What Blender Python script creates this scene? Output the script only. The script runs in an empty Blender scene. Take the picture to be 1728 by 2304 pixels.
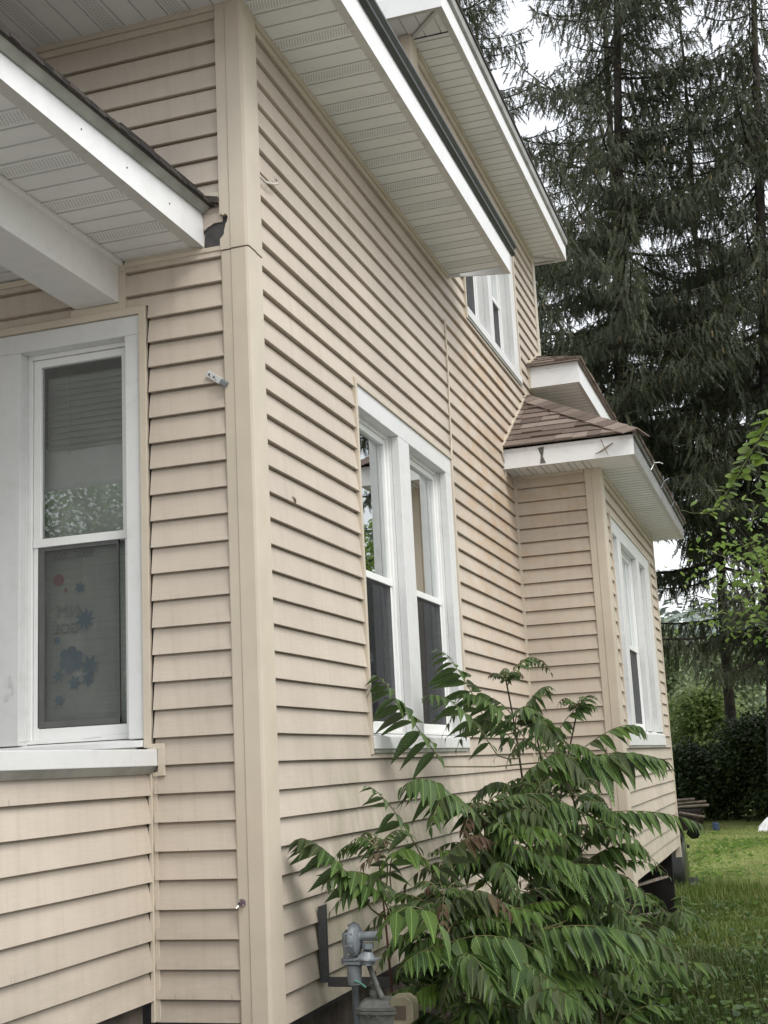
import bpy, math, random
import numpy as np
from mathutils import Vector, Matrix
R = math.radians
SC = bpy.context.scene
COL = SC.collection

# ------------------------------------------------------------------ camera
cam_d = bpy.data.cameras.new('camera')
cam = bpy.data.objects.new('camera', cam_d)
COL.objects.link(cam)
_r = Vector((0.95039473, 0.30712522, -0.04923366))
_u = Vector((0.105737, -0.1701463, 0.97972952))
_f = Vector((-0.29252272, 0.93633559, 0.19418064))
CAMP = Vector((1.85452162, -4.30106098, 0.87881616))
m = Matrix.Identity(4)
for i in range(3):
    m[i][0] = _r[i]; m[i][1] = _u[i]; m[i][2] = -_f[i]; m[i][3] = CAMP[i]
cam.matrix_world = m
cam_d.sensor_fit = 'HORIZONTAL'
cam_d.sensor_width = 36.0
cam_d.lens = 59.95
cam_d.clip_start = 0.05
cam_d.clip_end = 2000
SC.camera = cam

# ------------------------------------------------------------------ light
SUN_EL, SUN_AZ = R(52), R(120)         # azimuth measured clockwise from +y
world = bpy.data.worlds.new('World')
SC.world = world
world.use_nodes = True
wn = world.node_tree
bg = wn.nodes['Background']
sky = wn.nodes.new('ShaderNodeTexSky')
sky.sky_type = 'NISHITA'
sky.sun_disc = False
sky.sun_elevation = SUN_EL
sky.sun_rotation = SUN_AZ
sky.air_density = 1.0
sky.dust_density = 3.0
hs = wn.nodes.new('ShaderNodeHueSaturation')
hs.inputs['Saturation'].default_value = 0.5
hs.inputs['Value'].default_value = 1.0
wn.links.new(sky.outputs['Color'], hs.inputs['Color'])
gm_ = wn.nodes.new('ShaderNodeGamma')          # evens the clear-sky gradient out towards an overcast dome
gm_.inputs['Gamma'].default_value = 0.3
wn.links.new(hs.outputs['Color'], gm_.inputs['Color'])
wn.links.new(gm_.outputs['Color'], bg.inputs['Color'])
bg.inputs['Strength'].default_value = 0.15
sun_d = bpy.data.lights.new('sun', 'SUN')
sun_d.energy = 0.42
sun_d.angle = R(30)
sun_d.color = (1.0, 0.965, 0.92)
sun = bpy.data.objects.new('sun', sun_d)
COL.objects.link(sun)
_sd = Vector((math.sin(SUN_AZ) * math.cos(SUN_EL), math.cos(SUN_AZ) * math.cos(SUN_EL), math.sin(SUN_EL)))
sun.rotation_euler = _sd.to_track_quat('Z', 'Y').to_euler()
SC.view_settings.view_transform = 'Standard'
SC.view_settings.look = 'None'
SC.view_settings.gamma = 1
SC.view_settings.use_curve_mapping = False
SC.view_settings.exposure = 2.53
SC.cycles.max_bounces = 8
SC.cycles.transparent_max_bounces = 12

# ------------------------------------------------------------------ helpers
def tag(o, label=None, cat=None, group=None, kind=None):
    if label: o['label'] = label
    if cat: o['category'] = cat
    if group: o['group'] = group
    if kind: o['kind'] = kind
    return o

def empty(name, loc, label, cat, group=None):
    o = bpy.data.objects.new(name, None)
    o.location = loc
    COL.objects.link(o)
    o.empty_display_size = 0.1
    return tag(o, label, cat, group)

def worigin(o):
    p = Vector((0, 0, 0))
    while o is not None:
        p += o.location
        o = o.parent
    return p

class MB:
    """collects faces in world coordinates; build() links them as one mesh object"""
    def __init__(s):
        s.v = []; s.f = []; s.mi = []
    def face(s, pts, mi=0):
        n = len(s.v); s.v.extend([tuple(p) for p in pts]); s.f.append(list(range(n, n + len(pts)))); s.mi.append(mi)
    def box(s, a, b, mi=0):
        x0, y0, z0 = [min(a[i], b[i]) for i in range(3)]; x1, y1, z1 = [max(a[i], b[i]) for i in range(3)]
        n = len(s.v)
        s.v += [(x0, y0, z0), (x1, y0, z0), (x1, y1, z0), (x0, y1, z0), (x0, y0, z1), (x1, y0, z1), (x1, y1, z1), (x0, y1, z1)]
        for q in ((3, 2, 1, 0), (4, 5, 6, 7), (0, 1, 5, 4), (1, 2, 6, 5), (2, 3, 7, 6), (3, 0, 4, 7)):
            s.f.append([n + i for i in q]); s.mi.append(mi)
    def hexa(s, p, mi=0):
        n = len(s.v); s.v += [tuple(q) for q in p]
        for q in ((3, 2, 1, 0), (4, 5, 6, 7), (0, 1, 5, 4), (1, 2, 6, 5), (2, 3, 7, 6), (3, 0, 4, 7)):
            s.f.append([n + i for i in q]); s.mi.append(mi)
    def prism(s, poly, ext, mi=0):
        """poly: list of 3D points, ext: extrusion vector"""
        n = len(s.v); k = len(poly); e = Vector(ext)
        s.v += [tuple(p) for p in poly] + [tuple(Vector(p) + e) for p in poly]
        s.f.append([n + i for i in range(k)][::-1]); s.mi.append(mi)
        s.f.append([n + k + i for i in range(k)]); s.mi.append(mi)
        for i in range(k):
            j = (i + 1) % k
            s.f.append([n + i, n + j, n + k + j, n + k + i]); s.mi.append(mi)
    def tube(s, pts, rad, n=8, mi=0, cap=True):
        pts = [Vector(p) for p in pts]
        if not hasattr(rad, '__len__'): rad = [rad] * len(pts)
        base = len(s.v); up = Vector((0, 0, 1))
        for i, p in enumerate(pts):
            t = (pts[min(i + 1, len(pts) - 1)] - pts[max(i - 1, 0)])
            if t.length < 1e-9: t = Vector((0, 0, 1))
            t.normalize()
            a = t.cross(up)
            if a.length < 0.15: a = t.cross(Vector((0, 1, 0)))
            a.normalize(); b = t.cross(a)
            for k in range(n):
                an = 2 * math.pi * k / n
                s.v.append(tuple(p + (a * math.cos(an) + b * math.sin(an)) * rad[i]))
        for i in range(len(pts) - 1):
            for k in range(n):
                j = (k + 1) % n
                s.f.append([base + i * n + k, base + i * n + j, base + (i + 1) * n + j, base + (i + 1) * n + k]); s.mi.append(mi)
        if cap:
            s.f.append([base + k for k in range(n)]); s.mi.append(mi)
            s.f.append([base + (len(pts) - 1) * n + k for k in range(n)][::-1]); s.mi.append(mi)
    def build(s, name, mat, parent=None, smooth=False, recalc=False, bevel=0):
        org = worigin(parent) if parent else Vector((0, 0, 0))
        me = bpy.data.meshes.new(name)
        me.from_pydata([(v[0] - org[0], v[1] - org[1], v[2] - org[2]) for v in s.v], [], s.f)
        mats = mat if isinstance(mat, (list, tuple)) else [mat]
        for mm in mats: me.materials.append(mm)
        me.polygons.foreach_set('material_index', s.mi)
        if smooth: me.polygons.foreach_set('use_smooth', [True] * len(s.f))
        if recalc:
            import bmesh
            bm = bmesh.new(); bm.from_mesh(me)
            bmesh.ops.recalc_face_normals(bm, faces=bm.faces)
            bm.to_mesh(me); bm.free()
        me.update()
        o = bpy.data.objects.new(name, me)
        COL.objects.link(o)
        if parent: o.parent = parent
        if bevel:
            b = o.modifiers.new('bevel', 'BEVEL'); b.width = bevel; b.segments = 2; b.limit_method = 'ANGLE'; b.angle_limit = R(40)
        return o

def tiled(name, V, F, mats4, mat, parent=None, mi=None, uv=None, smooth=False, mat_of=None):
    """template verts V (n,3), faces F (list of equal length tuples), instances (N,4,4) baked into ONE mesh"""
    V = np.asarray(V, float); F = np.asarray(F, int); T = np.asarray(mats4, float)
    N = len(T); n = len(V); k = F.shape[1]
    co = np.einsum('nij,vj->nvi', T[:, :3, :3], V) + T[:, None, :3, 3]
    org = worigin(parent) if parent else Vector((0, 0, 0))
    co = co.reshape(-1, 3) - np.array(org)
    fi = (F[None] + (np.arange(N) * n)[:, None, None]).reshape(-1)
    nf = len(F) * N
    me = bpy.data.meshes.new(name)
    me.vertices.add(N * n); me.vertices.foreach_set('co', co.ravel())
    me.loops.add(nf * k); me.loops.foreach_set('vertex_index', fi)
    me.polygons.add(nf)
    me.polygons.foreach_set('loop_start', np.arange(nf) * k)
    me.polygons.foreach_set('loop_total', np.full(nf, k))
    mats = mat if isinstance(mat, (list, tuple)) else [mat]
    for mm in mats: me.materials.append(mm)
    if mat_of is not None:
        me.polygons.foreach_set('material_index', np.repeat(np.asarray(mat_of, int), len(F)))
    if smooth: me.polygons.foreach_set('use_smooth', np.ones(nf, bool))
    if uv is not None:
        ul = me.uv_layers.new(name='UVMap')
        u = np.asarray(uv, float)[F.ravel()]
        ul.data.foreach_set('uv', np.tile(u, (N, 1)).ravel())
    me.update(calc_edges=True)
    o = bpy.data.objects.new(name, me)
    COL.objects.link(o)
    if parent: o.parent = parent
    return o

# ------------------------------------------------------------------ materials
class NT:
    def __init__(s, name):
        s.m = bpy.data.materials.new(name); s.m.use_nodes = True
        s.t = s.m.node_tree; s.p = s.t.nodes['Principled BSDF']; s.out = s.t.nodes['Material Output']
    def n(s, typ, **k):
        d = s.t.nodes.new('ShaderNode' + typ)
        for a, b in k.items(): setattr(d, a, b)
        return d
    def l(s, a, b): s.t.links.new(a, b)
    def math(s, op, a, b=None, c=None):
        d = s.n('Math', operation=op)
        for i, x in enumerate((a, b, c)):
            if x is None: continue
            if isinstance(x, (int, float)): d.inputs[i].default_value = x
            else: s.l(x, d.inputs[i])
        return d.outputs[0]
    def pos(s):
        g = s.n('NewGeometry'); return g.outputs['Position']
    def sep(s, v):
        d = s.n('SeparateXYZ'); s.l(v, d.inputs[0]); return d.outputs
    def mapping(s, v, scale):
        d = s.n('Mapping'); d.inputs['Scale'].default_value = scale; s.l(v, d.inputs['Vector']); return d.outputs[0]
    def noise(s, v, scale, detail=4, rough=0.55):
        d = s.n('TexNoise'); d.inputs['Scale'].default_value = scale; d.inputs['Detail'].default_value = detail; d.inputs['Roughness'].default_value = rough
        s.l(v, d.inputs['Vector']); return d.outputs['Fac']
    def ramp(s, f, stops):
        d = s.n('ValToRGB'); e = d.color_ramp.elements
        while len(e) < len(stops): e.new(0.5)
        for i, (p, c) in enumerate(stops):
            e[i].position = p; e[i].color = (c[0], c[1], c[2], 1) if hasattr(c, '__len__') else (c, c, c, 1)
        s.l(f, d.inputs[0]); return d.outputs[0]
    def mix(s, f, a, b, typ='MIX'):
        d = s.n('Mix', data_type='RGBA', blend_type=typ)
        if isinstance(f, (int, float)): d.inputs[0].default_value = f
        else: s.l(f, d.inputs[0])
        for i, x in ((6, a), (7, b)):
            if hasattr(x, '__len__'): d.inputs[i].default_value = (x[0], x[1], x[2], 1)
            else: s.l(x, d.inputs[i])
        return d.outputs[2]
    def bump(s, h, strength, dist=0.01):
        d = s.n('Bump'); d.inputs['Strength'].default_value = strength; d.inputs['Distance'].default_value = dist
        s.l(h, d.inputs['Height']); s.l(d.outputs[0], s.p.inputs['Normal']); return d
    def col(s, c):
        if hasattr(c, '__len__'): s.p.inputs['Base Color'].default_value = (c[0], c[1], c[2], 1)
        else: s.l(c, s.p.inputs['Base Color'])
    def rough(s, r, spec=0.5):
        if isinstance(r, (int, float)): s.p.inputs['Roughness'].default_value = r
        else: s.l(r, s.p.inputs['Roughness'])
        s.p.inputs['Specular IOR Level'].default_value = spec

def simple(name, c, rough=0.5, spec=0.5, metal=0.0, var=0.12, scale=14, bump=0.0, bscale=60):
    t = NT(name); p = t.pos()
    f = t.noise(p, scale, 5)
    d = t.ramp(f, [(0.3, [x * (1 - var) for x in c]), (0.7, [min(1, x * (1 + var)) for x in c])])
    t.col(d); t.rough(rough, spec); t.p.inputs['Metallic'].default_value = metal
    if bump: t.bump(t.noise(p, bscale, 4), bump, 0.004)
    return t.m

E0 = 0.1016
def vinyl(name, base, side=True, ticks=True):
    t = NT(name); p = t.pos(); x, y, z = t.sep(p)
    h = t.math('ADD', x, y)
    cv = t.n('CombineXYZ'); t.l(h, cv.inputs[0]); t.l(z, cv.inputs[1])
    hv = cv.outputs[0]
    big = t.noise(p, 1.3, 4)
    c = t.ramp(big, [(0.3, [k * 0.86 for k in base]), (0.72, [k * 1.05 for k in base])])
    pn = t.n('TexWhiteNoise', noise_dimensions='1D'); t.l(t.math('FLOOR', t.math('DIVIDE', z, E0 * 2)), pn.inputs['W'])
    c = t.mix(0.13, c, t.ramp(pn.outputs['Value'], [(0, 0.30), (1, 0.72)]), 'OVERLAY')
    # embossed wood grain running along the course
    g = t.noise(t.mapping(hv, (9, 160, 1)), 1.0, 4, 0.6)
    c = t.mix(0.06, c, t.ramp(g, [(0.3, 0.25), (0.7, 0.95)]), 'OVERLAY')
    # faint vertical rain dirt
    st = t.noise(t.mapping(hv, (26, 1.6, 1)), 1.0, 4, 0.6)
    c = t.mix(t.math('MULTIPLY', t.ramp(st, [(0.48, 0), (0.78, 0.65)]), 0.45), c, (0.30, 0.25, 0.19))
    sp = t.math('MULTIPLY', t.ramp(z, [(0.02, 1), (0.55, 0)]), t.ramp(t.noise(t.mapping(hv, (4, 9, 1)), 1.0, 5, 0.7), [(0.35, 0.1), (0.65, 1)]))
    c = t.mix(t.math('MULTIPLY', sp, 0.42), c, (0.22, 0.19, 0.14))
    if ticks:
        # small dark drip marks that hang on the lower part of each course on the weather side
        fr = t.math('FRACT', t.math('DIVIDE', z, E0))
        low = t.ramp(fr, [(0.10, 1), (0.42, 0)])
        tk = t.noise(t.mapping(hv, (150, 14, 1)), 1.0, 2, 0.4)
        cl = t.noise(t.mapping(hv, (5, 5, 1)), 1.0, 3, 0.5)
        k = t.math('MULTIPLY', t.ramp(tk, [(0.66, 0), (0.72, 1)]), low)
        k = t.math('MULTIPLY', k, t.ramp(cl, [(0.45, 0), (0.58, 1)]))
        k = t.math('MULTIPLY', k, t.ramp(t.math('MULTIPLY', z, 0.5), [(0.7, 1), (0.95, 0)]))
        c = t.mix(t.math('MULTIPLY', k, 0.75), c, (0.17, 0.14, 0.11))
    if side:
        # orange-brown weathering by the bay roof, green mildew low down
        yy = t.math('MULTIPLY', y, 0.1)
        z1 = t.math('MULTIPLY', z, 0.2)
        mk = t.math('MULTIPLY', t.ramp(yy, [(0.29, 0), (0.36, 1), (0.47, 1), (0.50, 0.25)]), t.ramp(z1, [(0.25, 0.25), (0.5, 1), (0.72, 1), (0.79, 0)]))
        nn = t.noise(t.mapping(hv, (5, 11, 1)), 1.0, 5, 0.7)
        mk = t.math('MULTIPLY', mk, t.ramp(nn, [(0.42, 0), (0.62, 1)]))
        c = t.mix(t.math('MULTIPLY', mk, 0.55), c, (0.44, 0.27, 0.13))
        gm = t.math('MULTIPLY', t.ramp(yy, [(0.03, 0), (0.08, 1), (0.3, 1), (0.4, 0.3)]), t.ramp(z1, [(0.1, 1), (0.22, 0)]))
        gn = t.noise(t.mapping(hv, (7, 3, 1)), 1.0, 4, 0.6)
        gm = t.math('MULTIPLY', gm, t.ramp(gn, [(0.4, 0), (0.65, 1)]))
        c = t.mix(t.math('MULTIPLY', gm, 0.6), c, (0.16, 0.17, 0.09))
    t.col(c); t.rough(0.48, 0.35)
    t.bump(g, 0.08, 0.002)
    return t.m

VIN = (0.50, 0.439, 0.368)
M_vinyl = vinyl('vinyl_side', VIN, True)
M_vinylf = vinyl('vinyl_front', VIN, False)
M_post = simple('vinyl_post', (0.515, 0.458, 0.368), 0.42, 0.4, var=0.06, scale=5)

def white_trim(name, c, rough=0.35, grime=0.3, gc=(0.30, 0.30, 0.27), spec=0.5, gsc=(3, 3, 3)):
    t = NT(name); p = t.pos()
    f = t.noise(p, 2.2, 6, 0.65)
    k = t.noise(t.mapping(p, gsc), 4.0, 6, 0.7)
    a = t.mix(0.5, c, t.ramp(f, [(0.3, [x * 0.9 for x in c]), (0.7, [min(1, x * 1.04) for x in c])]))
    a = t.mix(t.math('MULTIPLY', t.ramp(k, [(0.5, 0), (0.8, 1)]), grime), a, gc)
    t.col(a); t.rough(rough, spec)
    t.bump(t.noise(p, 9, 3), 0.10, 0.004)
    return t.m
M_white = white_trim('white_aluminium', (0.78, 0.79, 0.79), 0.32, 0.22)
M_frame = white_trim('white_window_vinyl', (0.76, 0.77, 0.76), 0.35, 0.12)
M_casing = white_trim('white_casing', (0.63, 0.64, 0.635), 0.4, 0.28)
M_beam = white_trim('beam_white', (0.68, 0.68, 0.66), 0.5, 0.25)
M_grimy = white_trim('grimy_aluminium', (0.19, 0.19, 0.18), 0.5, 0.95, (0.035, 0.035, 0.03))
M_return = white_trim('dirty_soffit_trim', (0.52, 0.51, 0.48), 0.6, 0.5, (0.2, 0.19, 0.17))

def soffit_mat(name, c, axis, vent=False):
    t = NT(name); p = t.pos(); x, y, z = t.sep(p)
    f = t.noise(p, 3.0, 5, 0.6)
    d = t.ramp(f, [(0.3, [k * 0.9 for k in c]), (0.7, [min(1, k * 1.05) for k in c])])
    gr = t.noise(p, 14, 6, 0.75)
    d = t.mix(t.math('MULTIPLY', t.ramp(gr, [(0.58, 0), (0.75, 1)]), 0.25), d, (0.25, 0.23, 0.2))
    if vent:
        a, b = (x, y) if axis == 'y' else (y, x)
        rb = t.math('DIVIDE', b, 0.0135)
        row = t.math('FLOOR', rb)
        ra = t.math('FRACT', t.math('ADD', t.math('DIVIDE', a, 0.0125), t.math('MULTIPLY', row, 0.33)))
        fb = t.math('FRACT', rb)
        slot = t.math('MULTIPLY', t.math('LESS_THAN', ra, 0.42), t.math('LESS_THAN', fb, 0.66))
        q = t.math('FRACT', t.math('DIVIDE', b, 0.1))
        band = t.math('MULTIPLY', t.math('GREATER_THAN', q, 0.17), t.math('LESS_THAN', q, 0.83))
        slot = t.math('MULTIPLY', slot, band)
        d = t.mix(t.math('MULTIPLY', slot, 0.55), d, (0.10, 0.095, 0.09))
    t.col(d); t.rough(0.55, 0.3)
    return t.m
SOF = (0.71, 0.715, 0.70)
M_sof = {}
for ax in 'xy':
    M_sof[ax] = [soffit_mat('soffit_' + ax, SOF, ax), soffit_mat('soffit_vented_' + ax, SOF, ax, True), simple('soffit_groove', (0.42, 0.42, 0.40), 0.7)]

def shingle_mat(name, c1, c2, c3):
    t = NT(name); p = t.pos()
    o = t.n('ObjectInfo')
    isl = t.n('NewGeometry').outputs['Random Per Island']
    a = t.ramp(isl, [(0.0, c1), (0.45, c2), (1.0, c3)])
    n = t.noise(p, 260, 2, 0.8)
    a = t.mix(0.45, a, t.ramp(n, [(0.3, 0.1), (0.7, 0.95)]), 'OVERLAY')
    b = t.noise(p, 6, 4)
    a = t.mix(t.math('MULTIPLY', t.ramp(b, [(0.5, 0), (0.8, 1)]), 0.3), a, (0.05, 0.045, 0.04))
    t.col(a); t.rough(0.92, 0.2); t.bump(n, 0.5, 0.003)
    return t.m
M_shingle = shingle_mat('brown_shingle', (0.095, 0.072, 0.060), (0.160, 0.124, 0.104), (0.235, 0.192, 0.165))
M_shdark = shingle_mat('dark_shingle', (0.035, 0.033, 0.032), (0.05, 0.045, 0.042), (0.075, 0.065, 0.058))
M_black = simple('black_membrane', (0.018, 0.019, 0.02), 0.45, 0.5, var=0.3)
M_drip = simple('drip_edge_metal', (0.27, 0.275, 0.25), 0.4, 0.5, 0.0, 0.3, 6)
M_found = simple('foundation_stone', (0.10, 0.085, 0.07), 0.95, 0.2, var=0.5, scale=7, bump=0.6, bscale=18)
M_felt = simple('felt_paper', (0.075, 0.07, 0.072), 0.7, 0.3, var=0.4, scale=18)
M_room = simple('room_wall', (0.10, 0.085, 0.07), 0.9, 0.1)
M_dark = simple('dark_rubber', (0.02, 0.02, 0.02), 0.6)
M_steel = simple('painted_dark_steel', (0.045, 0.047, 0.05), 0.4, 0.5, 0.0, 0.2)
M_meter = simple('grey_meter_paint', (0.155, 0.175, 0.19), 0.42, 0.5, 0.0, 0.22, 22, 0.15, 90)
M_meterd = simple('weathered_meter_paint', (0.12, 0.125, 0.115), 0.55, 0.4, 0.0, 0.35, 30, 0.3, 90)
M_bolt = simple('zinc_bolt', (0.5, 0.5, 0.48), 0.35, 0.5, 0.8)
M_index = simple('aged_plastic_box', (0.26, 0.235, 0.16), 0.35, 0.5, 0, 0.25, 12)
M_wood = simple('weathered_board', (0.17, 0.14, 0.115), 0.85, 0.2, 0, 0.4, 9)
M_brownwood = simple('dark_brown_timber', (0.030, 0.022, 0.018), 0.9, 0.2, 0, 0.4, 5)
M_blue = simple('blue_plastic', (0.03, 0.06, 0.11), 0.5)
M_galv = simple('galvanised_strap', (0.62, 0.63, 0.62), 0.35, 0.5, 0.3)
M_cable = simple('white_cable_sheath', (0.66, 0.62, 0.56), 0.5)
M_green = simple('green_tie', (0.03, 0.16, 0.11), 0.4)
M_carp = simple('car_paint_dark', (0.006, 0.008, 0.006), 0.38, 0.2, 0, 0.1)
M_carp.node_tree.nodes['Principled BSDF'].inputs['Coat Weight'].default_value = 0.25
M_chrome = simple('chrome_trim', (0.7, 0.7, 0.7), 0.18, 0.5, 1.0, 0.03)
M_cglass = simple('car_glass', (0.01, 0.012, 0.012), 0.05, 0.8)
M_redlens = simple('red_lens', (0.25, 0.01, 0.01), 0.2)
M_tarp = simple('white_tarp', (0.75, 0.75, 0.74), 0.5, 0.4, 0, 0.1)

def glass_mat(name, tint, refl=1.0, fbase=0.0):
    t = NT(name)
    g = t.n('BsdfGlossy'); g.inputs['Roughness'].default_value = 0.012; g.inputs['Color'].default_value = (0.92, 0.95, 0.95, 1)
    tr = t.n('BsdfTransparent'); tr.inputs['Color'].default_value = (*tint, 1)
    fr = t.n('Fresnel'); fr.inputs['IOR'].default_value = 1.52
    f = t.math('MINIMUM', t.math('ADD', t.math('MULTIPLY', fr.outputs[0], refl), fbase), 1.0)
    # slightly wavy old panes
    b = t.n('Bump'); b.inputs['Strength'].default_value = 0.012; b.inputs['Distance'].default_value = 0.01
    t.l(t.noise(t.pos(), 3.5, 2), b.inputs['Height']); t.l(b.outputs[0], g.inputs['Normal'])
    mx = t.n('MixShader'); t.l(f, mx.inputs[0]); t.l(tr.outputs[0], mx.inputs[1]); t.l(g.outputs[0], mx.inputs[2])
    t.l(mx.outputs[0], t.out.inputs['Surface'])
    return t.m
M_glass = glass_mat('window_glass', (0.90, 0.93, 0.91), 2.8, 0.03)
M_glassf = glass_mat('front_glass', (0.93, 0.945, 0.94), 1.5, 0.03)
M_glassd = glass_mat('screened_glass', (0.95, 0.96, 0.955), 0.35)
def mesh_screen(name, c, opac):
    t = NT(name)
    d = t.n('BsdfDiffuse'); d.inputs['Color'].default_value = (*c, 1)
    tr = t.n('BsdfTransparent')
    nz = t.noise(t.mapping(t.pos(), (2, 2, 60)), 3.0, 3)
    f = t.math('ADD', opac - 0.08, t.math('MULTIPLY', nz, 0.16))
    mx = t.n('MixShader'); t.l(f, mx.inputs[0]); t.l(tr.outputs[0], mx.inputs[1]); t.l(d.outputs[0], mx.inputs[2])
    t.l(mx.outputs[0], t.out.inputs['Surface'])
    return t.m
M_screen = mesh_screen('insect_screen', (0.035, 0.036, 0.04), 0.66)
def sheer(name, c, tl=0.4):
    t = NT(name); p = t.pos()
    n = t.noise(p, 8, 4)
    t.col(t.ramp(n, [(0.3, [k * .85 for k in c]), (0.7, c)])); t.rough(0.9, 0.1)
    return t.m
M_curtain = sheer('sheer_curtain', (0.28, 0.275, 0.27))
M_blind = sheer('blind_fabric', (0.40, 0.41, 0.39))
M_cloth = sheer('pale_cloth', (0.62, 0.63, 0.61))

def leaf_mat(name, c1, c2, under, gloss=0.38, trans=0.28, veins=False, rnd=True):
    t = NT(name)
    isl = t.n('NewGeometry').outputs['Random Per Island']
    p = t.pos()
    a = t.ramp(isl, [(0.0, c1), (1.0, c2)])
    nz = t.noise(p, 1.2, 3)
    a = t.mix(t.math('MULTIPLY', nz, 0.5), a, [k * 0.55 for k in c1])
    if veins:
        uvn = t.n('UVMap'); uvs = t.sep(uvn.outputs[0])
        au = t.math('ABSOLUTE', t.math('SUBTRACT', uvs[0], 0.5))
        mid = t.math('LESS_THAN', au, 0.035)
        w = t.math('SINE', t.math('MULTIPLY', t.math('SUBTRACT', t.math('MULTIPLY', uvs[1], 13.0), t.math('MULTIPLY', au, 7.0)), 6.283))
        vein = t.ramp(w, [(0.80, 0), (1.0, 1)])
        a = t.mix(t.math('MULTIPLY', mid, 0.42), a, [min(1, k * 2.6 + .03) for k in c2])
        a = t.mix(t.math('MULTIPLY', vein, 0.18), a, [min(1, k * 2.0) for k in c2])
        t.bump(w, 0.5, 0.004)
    g = t.n('NewGeometry')
    a = t.mix(g.outputs['Backfacing'], a, under) if under else a
    t.col(a); t.rough(gloss, 0.5)
    tl = t.n('BsdfTranslucent')
    t.l(t.mix(0.5, a, [k * 1.6 for k in c2]), tl.inputs['Color'])
    mx = t.n('MixShader'); mx.inputs[0].default_value = trans
    t.l(t.p.outputs[0], mx.inputs[1]); t.l(tl.outputs[0], mx.inputs[2]); t.l(mx.outputs[0], t.out.inputs['Surface'])
    return t.m
M_leaf_g = leaf_mat('leaflet_green', (0.026, 0.060, 0.011), (0.085, 0.145, 0.028), (0.085, 0.14, 0.05), 0.33, 0.20, True)
M_leaf_y = leaf_mat('leaflet_young', (0.065, 0.125, 0.018), (0.11, 0.19, 0.03), (0.14, 0.22, 0.08), 0.38, 0.35, True)
M_leaf_o = leaf_mat('leaflet_olive', (0.035, 0.06, 0.015), (0.065, 0.085, 0.025), (0.10, 0.13, 0.07), 0.4, 0.25, True)
M_leaf_r = leaf_mat('leaflet_red', (0.075, 0.035, 0.022), (0.095, 0.075, 0.03), (0.10, 0.07, 0.05), 0.4, 0.25, True)
M_stem = simple('sapling_stem', (0.045, 0.035, 0.02), 0.6, 0.3, 0, 0.4)
M_stemr = simple('reddish_stem', (0.13, 0.055, 0.035), 0.6, 0.3, 0, 0.3)
M_rachis = simple('leaf_stalk', (0.11, 0.10, 0.045), 0.5, 0.3, 0, 0.3)
M_bark = simple('spruce_bark', (0.038, 0.033, 0.028), 0.95, 0.2, 0, 0.5, 6, 0.8, 14)
M_barkg = simple('grey_bark', (0.10, 0.09, 0.075), 0.95, 0.2, 0, 0.4, 6, 0.6, 14)
M_needle = leaf_mat('spruce_needles', (0.030, 0.042, 0.020), (0.085, 0.096, 0.050), None, 0.7, 0.2)
M_cone = simple('spruce_cone', (0.17, 0.13, 0.07), 0.8)
M_maple = leaf_mat('bright_leaf', (0.10, 0.17, 0.025), (0.21, 0.30, 0.05), (0.12, 0.2, 0.07), 0.45, 0.4)
M_hedge = leaf_mat('dark_hedge_leaf', (0.022, 0.040, 0.014), (0.07, 0.10, 0.030), None, 0.5, 0.15)
M_lime = leaf_mat('lime_leaf', (0.17, 0.24, 0.08), (0.28, 0.36, 0.13), None, 0.5, 0.4)
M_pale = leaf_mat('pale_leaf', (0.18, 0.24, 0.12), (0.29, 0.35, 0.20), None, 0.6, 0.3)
M_far = leaf_mat('hazed_wood_leaf', (0.20, 0.245, 0.22), (0.27, 0.31, 0.28), None, 0.9, 0.1)  # distance haze put into the pale leaf colour
# ================================================================== HOUSE
house = empty('house', (0, 0, -0.62), 'beige vinyl sided house with white trimmed windows, overhanging white soffits and a shingled bay', 'house')
mapS = lambda x0: (lambda h, z, o: (x0 + o, h, z))      # wall facing +x, h runs along y
mapF = lambda y0: (lambda h, z, o: (h, y0 - o, z))      # wall facing -y, h runs along x

def wob(h, n, s):
    return math.sin(h * 2.1 + n * 1.7 + s) * 0.5 + math.sin(h * 5.3 + n * 2.9 + s * 3) * 0.35 + math.sin(h * 0.7 + n * .31) * 0.6

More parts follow.
